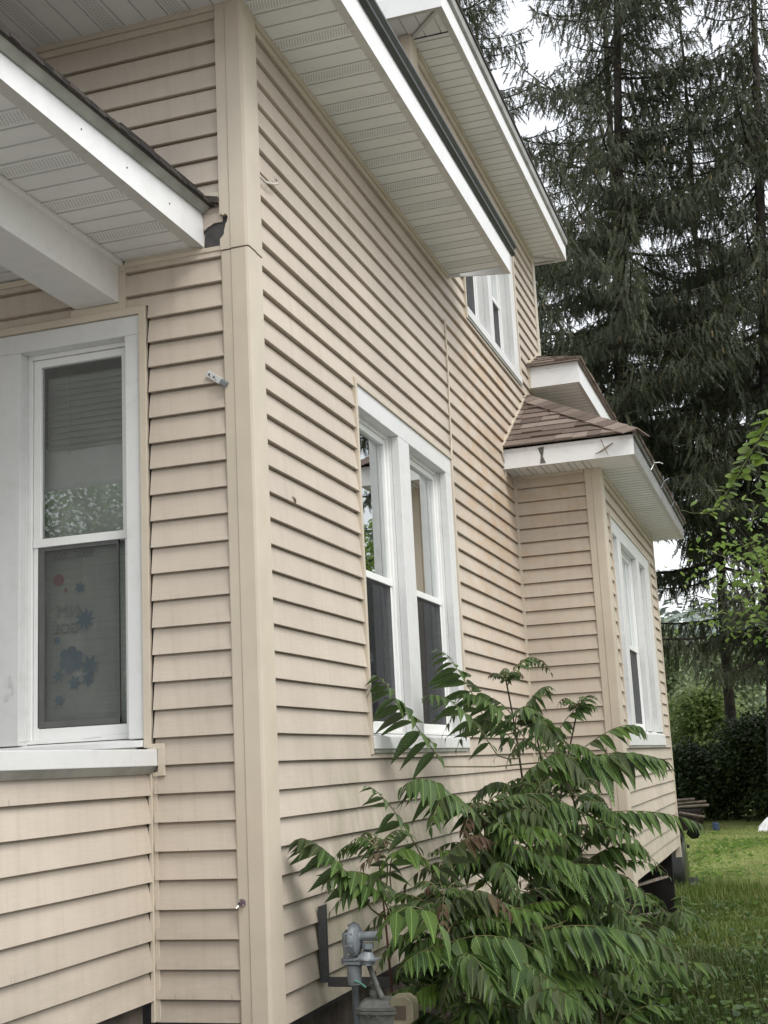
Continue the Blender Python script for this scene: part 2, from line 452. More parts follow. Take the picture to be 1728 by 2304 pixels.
def siding(mb, mp, h0, h1, z0, z1, zoff=0.0, holes=(), seed=0.0, lip=0.0155, amp=0.0018, top=None):
    """overlapping courses between z0..z1; holes: (ha, hb, za, zb). top(h) optional upper limit"""
    n0 = math.floor((z0 - zoff) / E0 + 1e-6); n1 = math.ceil((z1 - zoff) / E0 - 1e-6)
    for n in range(n0, n1):
        za, zb = zoff + n * E0, zoff + (n + 1) * E0
        ca, cb = max(za, z0), min(zb, z1)
        cuts = sorted(set([h0, h1] + [v for hh in holes for v in hh[:2] if h0 < v < h1]))
        for a, b in zip(cuts, cuts[1:]):
            iv = [(ca, cb)]
            for ha, hb, ga, gb in holes:
                if ha < (a + b) / 2 < hb:
                    nv = []
                    for p, q in iv:
                        if gb <= p or ga >= q: nv.append((p, q)); continue
                        if ga > p: nv.append((p, ga))
                        if gb < q: nv.append((gb, q))
                    iv = nv
            for p, q in iv:
                if q - p < 0.004: continue
                k = max(1, int((b - a) / 0.14))
                off = lambda z, h: 0.002 + (lip * (1 - (z - za) / (E0 * .9)) if z < za + E0 * .905 else lip * -.9 * (z - za - E0 * .9) / (E0 * .1)) + wob(h, n, seed) * amp * max(0, 1 - (z - za) / E0)
                dz = lambda h: wob(h, n, seed + 9) * amp * 0.9
                for i in range(k):
                    u, v = a + (b - a) * i / k, a + (b - a) * (i + 1) / k
                    full = abs(p - za) < 1e-6
                    zu = p + (dz(u) if full else 0); zv = p + (dz(v) if full else 0)
                    qt = q + (0.004 if abs(q - zb) < 1e-6 else 0)
                    zt = za + E0 * .90
                    if p < zt - .003 and q > zt + .002:
                        mb.face([mp(u, zu, off(p, u)), mp(v, zv, off(p, v)), mp(v, zt, off(zt, v)), mp(u, zt, off(zt, u))])
                        mb.face([mp(u, zt, off(zt, u)), mp(v, zt, off(zt, v)), mp(v, qt, off(q, v)), mp(u, qt, off(q, u))])
                    else:
                        mb.face([mp(u, zu, off(p, u)), mp(v, zv, off(p, v)), mp(v, qt, off(q, v)), mp(u, qt, off(q, u))])
                    if full:   # rolled butt edge and its dark underside
                        mb.face([mp(u, zu - .0015, off(p, u) - .003), mp(v, zv - .0015, off(p, v) - .003), mp(v, zv, off(p, v)), mp(u, zu, off(p, u))])
                        mb.face([mp(u, zu + .002, -0.011), mp(v, zv + .002, -0.011), mp(v, zv - .0015, off(p, v) - .003), mp(u, zu - .0015, off(p, u) - .003)])

def mbox(mb, mp, h0, h1, z0, z1, o0, o1, mi=0):
    P = [mp(h0, z0, o0), mp(h1, z0, o0), mp(h1, z0, o1), mp(h0, z0, o1), mp(h0, z1, o0), mp(h1, z1, o0), mp(h1, z1, o1), mp(h0, z1, o1)]
    mb.hexa(P, mi)

def back_wall(name, mp, h0, h1, z0, z1, holes, o=-0.012, th=0.05):
    """dark sheathing behind the courses, pierced by the openings"""
    mb = MB()
    cuts = sorted(set([h0, h1] + [v for hh in holes for v in hh[:2] if h0 < v < h1]))
    for a, b in zip(cuts, cuts[1:]):
        iv = [(z0, z1)]
        for ha, hb, ga, gb in holes:
            if ha < (a + b) / 2 < hb:
                iv = [x for p, q in iv for x in ((p, min(q, ga)), (max(p, gb), q)) if x[1] - x[0] > 0.003]
        for p, q in iv: mbox(mb, mp, a, b, p, q, o - th, o)
    return mb.build(name, M_felt, house, recalc=True)

# ---- openings (h along wall)
SW = (1.235, 2.985, 0.95, 2.665)          # double window, side wall, ground floor
UW = (3.665, 5.43, 3.80, 4.96)            # upper double window
BW = (5.22, 7.80, 0.93, 2.64)             # bay triple window (wall x=.635)
FW = (-1.80, -0.455, 0.985, 2.668)        # front window group (wall y=0)

sd = MB()
siding(sd, mapS(0), 0.02, 3.16, 0.0, 3.93, 0, [SW], 1)
siding(sd, mapS(0), 3.16, 6.42, 0.0, 5.27, 0, [UW], 1)
siding(sd, mapS(0), 6.42, 13.0, 0.0, 3.88, 0, [], 1)
siding(sd, mapS(0), 2.66, 3.16, 4.0, 5.27, 0, [], 1)
sd.build('side_wall', M_vinyl, house)
back_wall('wall_sheathing', mapS(0), 0.0, 13.0, -0.03, 3.87, [SW, (UW[0], UW[1], UW[2], 5)])
back_wall('wall_sheathing', mapS(0), 2.66, 6.42, 3.87, 5.30, [(UW[0], UW[1], 3.8, UW[3])])
fr = MB()
siding(fr, mapF(0), -2.6, -0.085, 3.06, 3.93, -0.082, [], 4)
siding(fr, mapF(0), -0.50, -0.085, 0.03, 2.872, 0.0048, [(-0.52, -0.415, -0.1, 2.70), (-0.52, -0.435, -0.1, 2.9)], 4)
siding(fr, mapF(0), -0.515, -0.425, 2.697, 2.872, 0.0048, [], 4)
siding(fr, mapF(0), -2.6, -0.515, 2.697, 2.872, 0.0048, [], 4)
siding(fr, mapF(0), -0.50, -0.165, 2.872, 3.06, -0.082, [], 4)
siding(fr, mapF(0), -0.165, -0.085, 2.99, 3.06, -0.082, [], 4)
fr.build('front_wall', M_vinylf, house)
back_wall('wall_sheathing', mapF(0), -2.6, 0.0, -0.03, 3.95, [FW])
# rear and far walls close the box
rw = MB()
siding(rw, lambda h, z, o: (h, 13.0 + o, z), -6.0, 0.0, 0, 3.88, 0)
siding(rw, lambda h, z, o: (-6.0 - o, h, z), 0.0, 13.0, 0, 3.88, 0)
siding(rw, mapF(0), -6.0, -2.6, 0, 3.93, 0)
siding(rw, lambda h, z, o: (-6.0 - o, h, z), 2.6, 6.42, 3.88, 5.27, 0)
siding(rw, lambda h, z, o: (h, 6.42 + o, z), -6.0, 0.0, 3.88, 5.27, 0)
siding(rw, mapF(2.62), -6.0, -0.1, 3.9, 5.27, 0)
rw.build('rear_walls', M_vinylf, house)
fd = MB()
fd.box((-5.9, 0.06, -1.6), (-0.06, 12.9, -0.01))
fd.build('foundation', M_found, house)
fd = MB(); fd.box((-.02, 4.985, -1.5), (.28, 8.28, -.022)); fd.box((.28, 8.20, -1.5), (.575, 8.28, -.022)); fd.build('bay_foundation', simple('shade_black_foundation', (.012, .011, .010), .9, .2, 0, .5, 8), house)  # near black carries the gap's shade; end panel added to keep it dark

# ---- corner posts
def post(mb, x, y, sx, z0, z1, w1=0.092, w2=0.117, grow=0.0, full=True):
    """outside corner post: arm w1 along -x on the front face, arm w2 along +y on the side face"""
    g = grow
    pts = [(-w1, -0.002), (-w1, -0.014 - g), (-w1 + .004, -0.016 - g), (-0.052, -0.018 - g), (-0.049, -0.0162 - g), (-0.046, -0.0215 - g),
           (0.014, -0.0225 - g), (0.019 + g, -0.019 - g), (0.0205 + g, -0.012), (0.0205 + g, 0.050), (0.0182 + g, 0.053), (0.0185 + g, 0.057), (0.0180 + g, w2 - .004), (0.0155 + g, w2), (0.002, w2), (-0.004, -0.001)]
    mb.prism([(x + px, y + py, z0) for px, py in pts], (0, 0, z1 - z0))
pm = MB()
post(pm, 0, 0, 1, -0.05, 2.864, grow=.005)
pm.build('corner_post', M_post, house, recalc=True)
pm = MB()
g = 0.0085
# upper length, its front arm broken away beside the porch eave
pts = [(-0.049, -0.0155 - g), (-0.046, -0.0215 - g), (0.014, -0.0225 - g), (0.019 + g, -0.019 - g), (0.0205 + g, -0.012), (0.0205 + g, 0.050), (0.0182 + g, 0.053), (0.0185 + g, 0.057), (0.018 + g, 0.113), (0.0155 + g, 0.117), (0.002, 0.117), (-0.004, -0.001), (-0.047, -0.001)]
pm.prism([(a, b, 2.869) for a, b in pts], (0, 0, 3.925 - 2.869))
fl = [(-0.092, 3.925), (-0.092, 3.012), (-0.085, 3.018), (-0.078, 3.010), (-0.068, 3.016), (-0.060, 3.008), (-0.056, 3.000), (-0.060, 2.982), (-0.067, 2.972), (-0.070, 2.958), (-0.074, 2.945), (-0.074, 2.932), (-0.084, 2.920), (-0.092, 2.914), (-0.092, 2.869), (-0.0485, 2.869), (-0.0485, 3.925)]
pm.prism([(a, -0.018 - g, b) for a, b in fl], (0, 0.015, 0))
pm.build('corner_post', M_post, house, recalc=True)['label'] = 'upper length of corner post with a jagged break beside the porch eave'
hp = MB()
hp.prism([(-0.166, -0.0035, 2.872), (-0.166, -0.0035, 3.0), (-0.10, -0.0035, 3.02), (-0.048, -0.0035, 3.02), (-0.048, -0.0035, 2.872)], (0, 0.003, 0))
hp.build('exposed_felt', M_felt, house)['label'] = 'dark felt exposed in a torn hole beside the corner post'
bt = MB()
siding(bt, mapF(0), -0.165, -0.092, 2.99, 3.012, -0.082, [], 4)
# ragged lower edge of torn course
bt.prism([(-0.165, -0.0125, 2.966), (-0.150, -0.0125, 2.978), (-0.135, -0.0125, 2.984), (-0.118, -0.0125, 2.994), (-0.1, -0.0125, 2.992), (-0.09, -0.0125, 3.002), (-0.09, -0.0125, 3.03), (-0.165, -0.0125, 3.03)], (0, 0.004, 0))
bt.build('torn_siding', M_vinylf, house)
# inner corner trim at the bay and upper storey trims
tm = MB()
tm.box((0.0, 4.872, -0.03), (0.020, 4.899, 2.95)); tm.box((0.0, 4.885, -0.03), (0.028, 4.8985, 2.95))
tm.build('inside_corner_trim', M_post, house)

# ---- J channel and trims of the front wall
tm = MB()
F0 = mapF(0)
mbox(tm, F0, -0.515, -0.09, 2.872, 2.890, -.002, .020)           # ledge under the porch eave
mbox(tm, F0, -0.515, -0.172, 2.8905, 2.906, -.002, .013)
mbox(tm, F0, -0.541, -0.512, 2.700, 2.884, -.002, .017)          # round the beam end
mbox(tm, F0, -0.758, -0.541, 2.700, 2.729, -.002, .0165)
tm.build('eave_trim', M_post, house, bevel=0.0015)
tm = MB()
mbox(tm, F0, -2.6, -0.4535, 2.669, 2.6985, -.002, .0225)         # over the window
mbox(tm, F0, -0.4538, -0.424, 0.985, 2.6985, -.002, .021)
tm.build('window_trim', M_post, house, bevel=0.0015)
tm = MB(); mbox(tm, F0, -2.6, -0.742, 2.874, 2.900, -.002, .016); tm.build('ceiling_trim', M_post, house)
tm = MB()
mbox(tm, F0, -2.6, -0.10, 3.872, 3.898, -.002, .016); mbox(tm, F0, -2.6, -0.095, 3.901, 3.929, -.002, .024)
S0 = mapS(0)
mbox(tm, S0, 0.12, 3.18, 3.868, 3.890, -.002, .017); mbox(tm, S0, 0.12, 3.20, 3.893, 3.929, -.002, .026)
tm.build('frieze_trim', M_post, house, bevel=0.0015)

# ---- J trims, side wall windows
def jtrim(mb, mp, h0, h1, z0, z1, w=0.024, d=0.024, bottom=False, top=True):
    mbox(mb, mp, h0 - w, h0, z0, z1 + w, -.002, d)
    mbox(mb, mp, h1, h1 + w, z0, z1 + w, -.002, d - .001)
    if top: mbox(mb, mp, h0, h1, z1, z1 + w, -.002, d - .002)
    if bottom: mbox(mb, mp, h0 - w, h1 + w, z0 - w, z0, -.002, d - .003)
tm = MB()
jtrim(tm, S0, SW[0], SW[1], SW[2] - .02, SW[3])
tm.build('window_trim', M_post, house, bevel=0.002); tm = MB()
jtrim(tm, S0, UW[0], UW[1], UW[2] - .02, UW[3])
tm.build('window_trim', M_post, house, bevel=0.002); tm = MB()
jtrim(tm, mapS(.635), BW[0], BW[1], BW[2], BW[3])
tm.build('window_trim', M_post, house, bevel=0.002)
# wandering seam where two runs of siding meet, above the window
sm = MB()
sm.tube([(0.017, 3.025, 3.567), (0.019, 3.035, 3.53), (0.018, 3.04, 3.40), (0.020, 3.035, 3.2), (0.018, 3.02, 3.0), (0.020, 3.005, 2.8), (0.018, 3.002, 2.69)], 0.0062, 6)
sm.build('siding_seam', M_post, house, smooth=True)

# ================================================================== WINDOWS
def sash_unit(w, mp, h0, h1, z0, z1, zr, o, screen=True, fw=0.032):
    M_glass_ = M_glass if screen else M_glassf
    """double hung sash pair set back at o; zr = top of meeting rail"""
    s = MB()
    f2 = fw * 0.55
    # outer track frame
    mbox(s, mp, h0, h0 + f2, z0, z1, o - .03, o + .016); mbox(s, mp, h1 - f2, h1, z0, z1, o - .03, o + .016)
    mbox(s, mp, h0 + f2, h1 - f2, z1 - f2, z1, o - .03, o + .0155); mbox(s, mp, h0 + f2, h1 - f2, z0, z0 + f2, o - .03, o + .0155)
    s.build('window_track', M_frame, w, bevel=0.0015)
    a0, a1 = h0 + f2 + .002, h1 - f2 - .002
    s = MB()   # upper sash
    mbox(s, mp, a0, a0 + fw, zr - .02, z1 - f2 - .002, o - .022, o + .006); mbox(s, mp, a1 - fw, a1, zr - .02, z1 - f2 - .002, o - .022, o + .006)
    mbox(s, mp, a0 + fw, a1 - fw, z1 - f2 - fw, z1 - f2 - .002, o - .022, o + .0055)
    mbox(s, mp, a0, a1, zr - .03, zr + .004, o - .0215, o + .010)
    s.build('upper_sash', M_frame, w, bevel=0.002)
    s = MB()
    mbox(s, mp, a0, a0 + fw * .8, z0 + f2, zr - .0305, o - .026, o + .004); mbox(s, mp, a1 - fw * .8, a1, z0 + f2, zr - .0305, o - .026, o + .004)
    mbox(s, mp, a0 + fw * .8, a1 - fw * .8, z0 + f2, z0 + f2 + .04, o - .026, o + .0035)
    s.build('lower_sash', M_frame, w, bevel=0.002)
    s = MB(); mbox(s, mp, a0 + fw - .003, a1 - fw + .003, zr, z1 - f2 - fw + .003, o - .012, o - .009); s.build('upper_pane', M_glass_, w, recalc=True)
    s = MB(); mbox(s, mp, a0 + .02, a1 - .02, z0 + f2 + .035, zr - .028, o - .020, o - .017); s.build('lower_pane', M_glass if screen else M_glassd, w, recalc=True)
    if screen:
        s = MB()
        s.face([mp(a0 + .022, z0 + f2 + .037, o + .001), mp(a1 - .022, z0 + f2 + .037, o + .001), mp(a1 - .022, zr - .029, o + .001), mp(a0 + .022, zr - .029, o + .001)])
        s.build('insect_screen', M_screen, w)

def room(w, mp, h0, h1, z0, z1, o, depth=1.3, mat=None):
    r = MB()
    mbox(r, mp, h0 - .25, h1 + .25, z0 - .35, z1 + .25, o - depth - .02, o - depth)
    mbox(r, mp, h0 - .27, h0 - .25, z0 - .35, z1 + .25, o - depth, o)
    mbox(r, mp, h1 + .25, h1 + .27, z0 - .35, z1 + .25, o - depth, o)
    mbox(r, mp, h0 - .25, h1 + .25, z1 + .25, z1 + .27, o - depth, o)
    mbox(r, mp, h0 - .25, h1 + .25, z0 - .37, z0 - .35, o - depth, o)
    r.build('room_interior', mat or M_room, w)

def window_at(name, label, mp, org):
    o = MB(); return o

def make_window(label, mp, W, cols, casing_top, sill_h, o, zr, lcas=0.03, rcas=0.1, screen=True, orgpt=None, room_depth=1.3):
    """W=(h0,h1,z0,z1) outer; cols: list of (h0,h1) openings"""
    h0, h1, z0, z1 = W
    ztop = z1 - casing_top; zb = z0 + sill_h
    s = MB()
    mbox(s, mp, h0 + .001, h1 - .001, ztop, z1 - .001, -.03, .012)                 # head
    edges = [h0 + .001] + [v for c in cols for v in c] + [h1 - .001]
    for a, b in zip(edges[0::2], edges[1::2]):
        if b - a > .003: mbox(s, mp, a, b, zb, ztop, -.03, .0115)
    # jamb and head linings
    for a, b in cols:
        mbox(s, mp, a - .012, a, zb, ztop + .012, o - .03, -.031); mbox(s, mp, b, b + .012, zb, ztop + .012, o - .03, -.031)
        mbox(s, mp, a - .0005, b + .0005, ztop, ztop + .012, o - .03, -.031)
    w = s.build('window', M_casing, house, recalc=True, bevel=0.003)
    w['label'] = label
    s = MB()   # sill: sloped top, proud face, dark drip lip
    P = lambda h, z, q: mp(h, z, q)
    for (a, b) in ((h0 + .001, h1 - .001),):
        s.prism([P(a, z0 + .004, -.02), P(a, z0 + .004, .030), P(a, z0 + sill_h * .78, .026), P(a, zb - .001, -.02), P(a, zb + .004, o - .03), P(a, z0 + .004, o - .03)],
                Vector(P(b, 0, 0)) - Vector(P(a, 0, 0)))
    s.build('sill', M_casing, w, recalc=True, bevel=0.002)
    s = MB(); mbox(s, mp, h0 + .01, h1 - .03, z0 - .014, z0 + .0035, -.01, .024); s.build('drip_lip', M_drip, w)
    for a, b in cols:
        sash_unit(w, mp, a, b, zb + .004, ztop, zr, o, screen)
    room(w, mp, h0, h1, z0, z1, o - .06, room_depth)
    return w

winS = make_window('white double window low on the side wall, sapling leaves across its sill', S0, SW, [(1.262, 1.915), (2.105, 2.862)], 0.103, 0.075, -0.062, 1.80)
winU = make_window('small upper floor double window half hidden by the main eave', S0, UW, [(3.70, 4.44), (4.555, 5.275)], 0.10, 0.09, -0.09, 4.42)
winB = make_window('triple window on the side of the bay', mapS(.635), BW, [(5.325, 5.59), (5.79, 6.81), (6.995, 7.45)], 0.115, 0.12, -0.052, 1.74, room_depth=.45)
winF = make_window('front window under the porch roof with a printed film behind its lower sash', F0, FW, [(-1.70, -1.135), (-0.992, -0.5205)], 0.080, 0.035, -0.062, 1.822, screen=False)
# right hand front sash gets its own mesh screen frame look
s = MB()
mbox(s, F0, -.952, -.925, 1.085, 1.792, -.07, -.058); mbox(s, F0, -.60, -.594, 1.085, 1.792, -.07, -.058)
mbox(s, F0, -.952, -.594, 1.085, 1.108, -.07, -.0585); mbox(s, F0, -.952, -.594, 1.776, 1.792, -.07, -.0585)
s.build('screen_frame', simple('grey_screen_frame', (0.09, 0.09, 0.09), 0.5), winF)
s = MB(); s.face([(-.93, .064, 1.10), (-.597, .064, 1.10), (-.597, .064, 1.78), (-.93, .064, 1.78)])
s.build('insect_screen', mesh_screen('front_screen', (0.12, 0.124, 0.12), 0.50), winF)
# torn wrapping on the flat casing left of the sash
s = MB()
for (x, z, w_, h_) in ((-1.035, 1.245, .010, .05), (-1.05, 1.195, .014, .03), (-1.02, 1.215, .006, .05), (-.99, 1.03, .05, .006), (-.72, 1.03, .10, .006)):
    s = MB(); s.prism([(x, -.0135, z), (x + w_, -.0155, z + .004), (x + w_ * .8, -.0165, z + h_), (x + w_ * .2, -.014, z + h_ * .8)], (0, -.001, 0)); s.build('torn_wrap', M_casing, winF)

# ================================================================== EAVES
def soffit(mb, ax, a0, a1, b0, b1, z, vent3=True, grooves=0.1):
    """strips run across; a = across direction extents, b = along direction with grooves. ax='y': grooves spaced along y"""
    n0 = math.floor(b0 / grooves + 1e-6); n1 = math.ceil(b1 / grooves - 1e-6)
    def P(a, b, zz): return (a, b, zz) if ax == 'y' else (b, a, zz)
    for n in range(n0, n1):
        p, q = max(b0, n * grooves), min(b1, (n + 1) * grooves)
        if q - p < .002: continue
        mi = 1 if (vent3 and n % 3 == 0) else 0
        g0 = n * grooves
        e = min(p + .007, q) if abs(p - g0) < 1e-6 else p
        if e > p:
            mb.face([P(a0, p, z + .002), P(a1, p, z + .002), P(a1, p + .0035, z + .007), P(a0, p + .0035, z + .007)], 2)
            mb.face([P(a0, p + .0035, z + .007), P(a1, p + .0035, z + .007), P(a1, e, z), P(a0, e, z)], 2)
        mb.face([P(a0, e, z), P(a1, e, z), P(a1, q, z + .002), P(a0, q, z + .002)], mi)
X1 = 0.396
ev = empty('x', (0, 0, 0), None, None); bpy.data.objects.remove(ev)
s = MB(); soffit(s, 'y', 0.0, X1 - .03, 0.0, 3.22, 3.922); s.build('side_soffit', M_sof['y'], house)
s = MB(); soffit(s, 'x', -0.62, 0.0, -3.0, 0.0, 3.924); soffit(s, 'x', -0.62, 0.0, 0.0, X1 - .03, 3.924, False); s.build('front_soffit', M_sof['x'], house)
s = MB(); s.box((-.012, -.60, 3.916), (.012, 0.0, 3.9235)); s.build('soffit_mitre', M_return, house)
def fascia(name, pts, z0, z1, inner=0.04, closed=False, ret=M_return, fm=M_white, taper=0.0):
    zt0 = z1
    """pts: outline of the outer face (x,y); aluminium face with a return under the soffit edge"""
    s = MB(); r = MB()
    for i in range(len(pts) - 1):
        a = Vector((*pts[i], 0)); b = Vector((*pts[i + 1], 0)); d = (b - a).normalized(); nrm = Vector((-d.y, d.x, 0))
        L = (b - a).length; k = max(1, int(L / .35))
        for j in range(k):
            p = a + d * (L * j / k); q = a + d * (L * (j + 1) / k)
            w0 = wob(L * j / k, i, 2) * .0012; w1 = wob(L * (j + 1) / k, i, 2) * .0012
            n0, n1 = nrm * (-w0), nrm * (-w1)
            za_, zb_ = zt0 - taper * L * j / k, zt0 - taper * L * (j + 1) / k
            lv = lambda zz, f_: Vector((0, 0, z0 + (zz - z0) * f_))
            s.face([p + n0 + lv(za_, 0), q + n1 + lv(zb_, 0), q + n1 + lv(zb_, .8), p + n0 + lv(za_, .8)])
            s.face([p + n0 + lv(za_, .8), q + n1 + lv(zb_, .8), q - nrm * .006 + lv(zb_, .84), p - nrm * .006 + lv(za_, .84)])
            s.face([p - nrm * .006 + lv(za_, .84), q - nrm * .006 + lv(zb_, .84), q - nrm * .006 + lv(zb_, 1), p - nrm * .006 + lv(za_, 1)])
            r.face([p + Vector((0, 0, z0)), q + Vector((0, 0, z0)), q - nrm * inner + Vector((0, 0, z0 + .002)), p - nrm * inner + Vector((0, 0, z0 + .002))])
    o = s.build(name, fm, house); r.build('fascia_return', ret, house)
    return o
# main eave
fascia('eave_fascia', [(X1, 3.33), (X1, -.64), (-3.0, -.64)][::1], 3.918, 4.075)
s = MB()
s.prism([(X1 - .004, 3.33, 3.918), (X1 - .004, 3.33, 4.12), (0.0, 3.19, 4.3), (0.0, 3.19, 3.905), (.02, 3.20, 3.905)], (0, .012, 0)); s.build('eave_end_cap', M_casing, house)
s = MB()   # black drip membrane, two folded ridges
pr = [(X1 - .01, 4.072), (X1 + .006, 4.070), (X1 + .020, 4.085), (X1 + .014, 4.112), (X1 + .030, 4.135), (X1 + .022, 4.165), (X1 - .02, 4.175)]
s.prism([(x, -.66, z) for x, z in pr], (0, 4.10, 0))
s.build('black_drip_membrane', M_black, house, recalc=True, bevel=0.002)

def shingle_plane(mb, org, du, dv, U, V, exp=0.135, rng=None, trim=None, th=0.011, tab=0.19):
    """du: unit along the eave, dv: unit up the slope; trim(v)-> (u0,u1) usable range"""
    rng = rng or random.Random(3)
    org = Vector(org); du = Vector(du).normalized(); dv = Vector(dv).normalized(); nn = du.cross(dv).normalized()
    if nn.z < 0: nn = -nn
    nrow = int(math.ceil(V / exp))
    for i in range(nrow):
        v0 = i * exp; v1 = min(V, v0 + exp) + .03
        u0, u1 = trim(v0) if trim else (0, U)
        u0b, u1b = trim(min(V, v0 + exp)) if trim else (0, U)
        u = u0 - rng.random() * .05
        while u < u1:
            w = rng.uniform(.09, .24); a, b = max(u, u0), min(u + w, u1)
            if b - a > .004:
                t = th + (0.007 if rng.random() < .45 else 0) + rng.uniform(0, .001)
                dr = rng.uniform(-.004, .004)
                f = lambda uu: min(max(uu, u0b), u1b)
                p = [org + du * a + dv * (v0 + dr) , org + du * b + dv * (v0 + dr), org + du * f(b) + dv * v1, org + du * f(a) + dv * v1]
                q = [p[0] + nn * t, p[1] + nn * t, p[2] + nn * .002, p[3] + nn * .002]
                mb.hexa([*p, *q])
            u += w + .0015
# upper storey eave
XU, YU, ZU = 0.283, 2.37, 5.27
s = MB(); soffit(s, 'y', 0.0, XU - .025, 2.66, 6.42, ZU - .008, False); s.build('upper_soffit', M_sof['y'], house)
s = MB(); soffit(s, 'x', YU + .02, 2.66, -2.6, XU - .025, ZU, False); s.build('upper_soffit', M_sof['x'], house)
s = MB(); soffit(s, 'x', 6.42, 6.60, -2.6, XU - .025, ZU, False); s.build('upper_soffit', M_sof['x'], house)
for a, b in (((0, 2.66), (XU - .02, YU + .02)), ((0, 6.42), (XU - .02, 6.60))):
    a = Vector((*a, 0)); b = Vector((*b, 0)); d = (b - a).normalized(); n_ = Vector((-d.y, d.x, 0)) * .012
    s = MB(); s.hexa([a - n_ + Vector((0, 0, ZU - .014)), b - n_ + Vector((0, 0, ZU - .014)), b + n_ + Vector((0, 0, ZU - .014)), a + n_ + Vector((0, 0, ZU - .014)), a - n_ + Vector((0, 0, ZU + .001)), b - n_ + Vector((0, 0, ZU + .001)), b + n_ + Vector((0, 0, ZU + .001)), a + n_ + Vector((0, 0, ZU + .001))]); s.build('soffit_mitre', M_return, house)
fascia('upper_fascia', [(-2.6, 6.62), (XU, 6.62), (XU, YU), (-2.6, YU)], ZU - .012, ZU + .145, .035)
s = MB()
s.prism([(XU - .01, YU - .02, ZU + .14), (XU + .016, YU - .02, ZU + .14), (XU + .022, YU - .02, ZU + .19), (XU - .01, YU - .02, ZU + .20)], (0, 6.66 - YU, 0)); s.build('drip_edge', M_drip, house)
s = MB()
s.prism([(XU + .03, YU - .03, ZU + .195), (XU + .03, YU - .03, ZU + .215), (-3.0, YU - .03, ZU + 1.1), (-3.0, YU - .03, ZU + 1.05)], (0, 6.68 - YU, 0))
s.build('upper_roof', M_shdark, house)
tm = MB()
mbox(tm, S0, 2.76, 6.36, 5.20, 5.225, -.002, .016); mbox(tm, S0, 2.76, 6.36, 5.228, 5.268, -.002, .026)
tm.build('frieze_trim', M_post, house, bevel=0.0015)
pm = MB(); post(pm, 0, 2.62, 1, 4.0, 5.268, grow=.005)
pm.build('corner_post', M_post, house, recalc=True)
pm = MB()
pm.prism([(0.0, 6.34, 4.30), (0.019, 6.34, 4.30), (0.020, 6.44, 4.30), (-.06, 6.44, 4.30)], (0, 0, .965)); pm.build('corner_post', M_post, house)

# main roof slope above the eave (seen edge on)
s = MB()
s.prism([(X1 + .01, -.68, 4.165), (X1 + .01, -.68, 4.185), (-.02, -.68, 4.42), (-3.2, -.68, 5.9), (-3.2, -.68, 5.8), (-.02, -.68, 4.38)], (0, 3.32, 0)); s.build('main_roof', M_shdark, house)

# rear lower roof
XR = 0.425
s = MB(); soffit(s, 'y', 0.0, XR - .025, 5.82, 10.4, 3.879, False); s.build('rear_soffit', M_sof['y'], house)
fascia('rear_fascia', [(XR, 10.4), (XR, 5.80), (0.005, 5.80)], 3.875, 4.055, .03)
s = MB()
shingle_plane(s, (XR + .03, 5.75, 4.062), (0, 1, 0), (-1, 0, .45), 5.0, 2.4, .135, random.Random(8), lambda v: (min(2.2, v * .93), 5.0))
shingle_plane(s, (-.05, 5.76, 4.062), (1, 0, 0), (0, 1, .45), .52, .6, .135, random.Random(9), lambda v: (0, max(.05, .505 - v * .93)))
s.prism([(XR + .02, 5.76, 4.050), (-.05, 5.76, 4.050), (-.05, 6.4, 4.33), (-2.0, 7.6, 4.9), (XR + .02, 10.4, 4.05)], (0, 0, .010))
s.build('rear_roof', M_shingle, house)
s = MB(); s.prism([(0.004, 5.80, 4.09), (0.004, 5.83, 4.12), (0.004, 6.36, 4.345), (0.004, 6.36, 4.31)], (.026, 0, 0)); s.box((.003, 5.785, 3.87), (.026, 5.797, 4.10)); s.build('roof_flashing', M_post, house)

# ================================================================== BAY
XB = 0.635
b = MB()
siding(b, mapF(4.90), 0.02, 0.545, 0.0, 2.95, 0, [], 6)
siding(b, mapS(XB), 4.99, 8.34, 0.0, 2.95, 0, [BW], 7)
siding(b, lambda h, z, o: (h, 8.36 + o, z), 0.0, XB, 0, 2.95, 0)
b.build('bay_wall', M_vinyl, house)
back_wall('bay_sheathing', mapF(4.90), 0.0, XB - .02, -.02, 2.96, [])
back_wall('bay_sheathing', mapS(XB), 4.96, 8.30, -.02, 2.96, [BW])
s = MB(); s.box((0.0, 8.29, -.02), (XB - .07, 8.34, 2.96)); s.box((0, 4.98, -.018), (XB - .07, 8.29, .0)); s.build('bay_sheathing', M_felt, house)
pm = MB(); post(pm, XB, 4.90, 1, -.05, 2.948, .098, .117, grow=.005)
pm.build('bay_corner_post', M_post, house, recalc=True)
pm = MB(); pm.prism([(XB - .03, 8.33, -.10), (XB + .021, 8.33, -.10), (XB + .021, 8.375, -.10), (XB - .05, 8.38, -.10)], (0, 0, 3.045)); pm.build('bay_corner_post', M_post, house)
tm = MB()
mbox(tm, mapF(4.9), .022, .53, 2.915, 2.948, -.002, .018)
mbox(tm, mapS(XB), 5.02, 8.32, 2.86, 2.885, -.002, .016); mbox(tm, mapS(XB), 5.02, 8.32, 2.89, 2.948, -.002, .027)
tm.build('frieze_trim', M_post, house)
XBF, YBF = 0.945, 4.555
s = MB(); soffit(s, 'x', YBF + .02, 4.90, 0.0, XBF - .28, 2.936, False)
for i in range(6): s.box((.06 + i * .1, YBF + .03, 2.9315), (.066 + i * .1, 4.89, 2.937), 2)
s.build('bay_soffit', M_sof['x'], house)
s = MB(); soffit(s, 'y', XB, XBF - .025, 4.90, 8.42, 2.9355, False); s.build('bay_soffit', M_sof['y'], house)
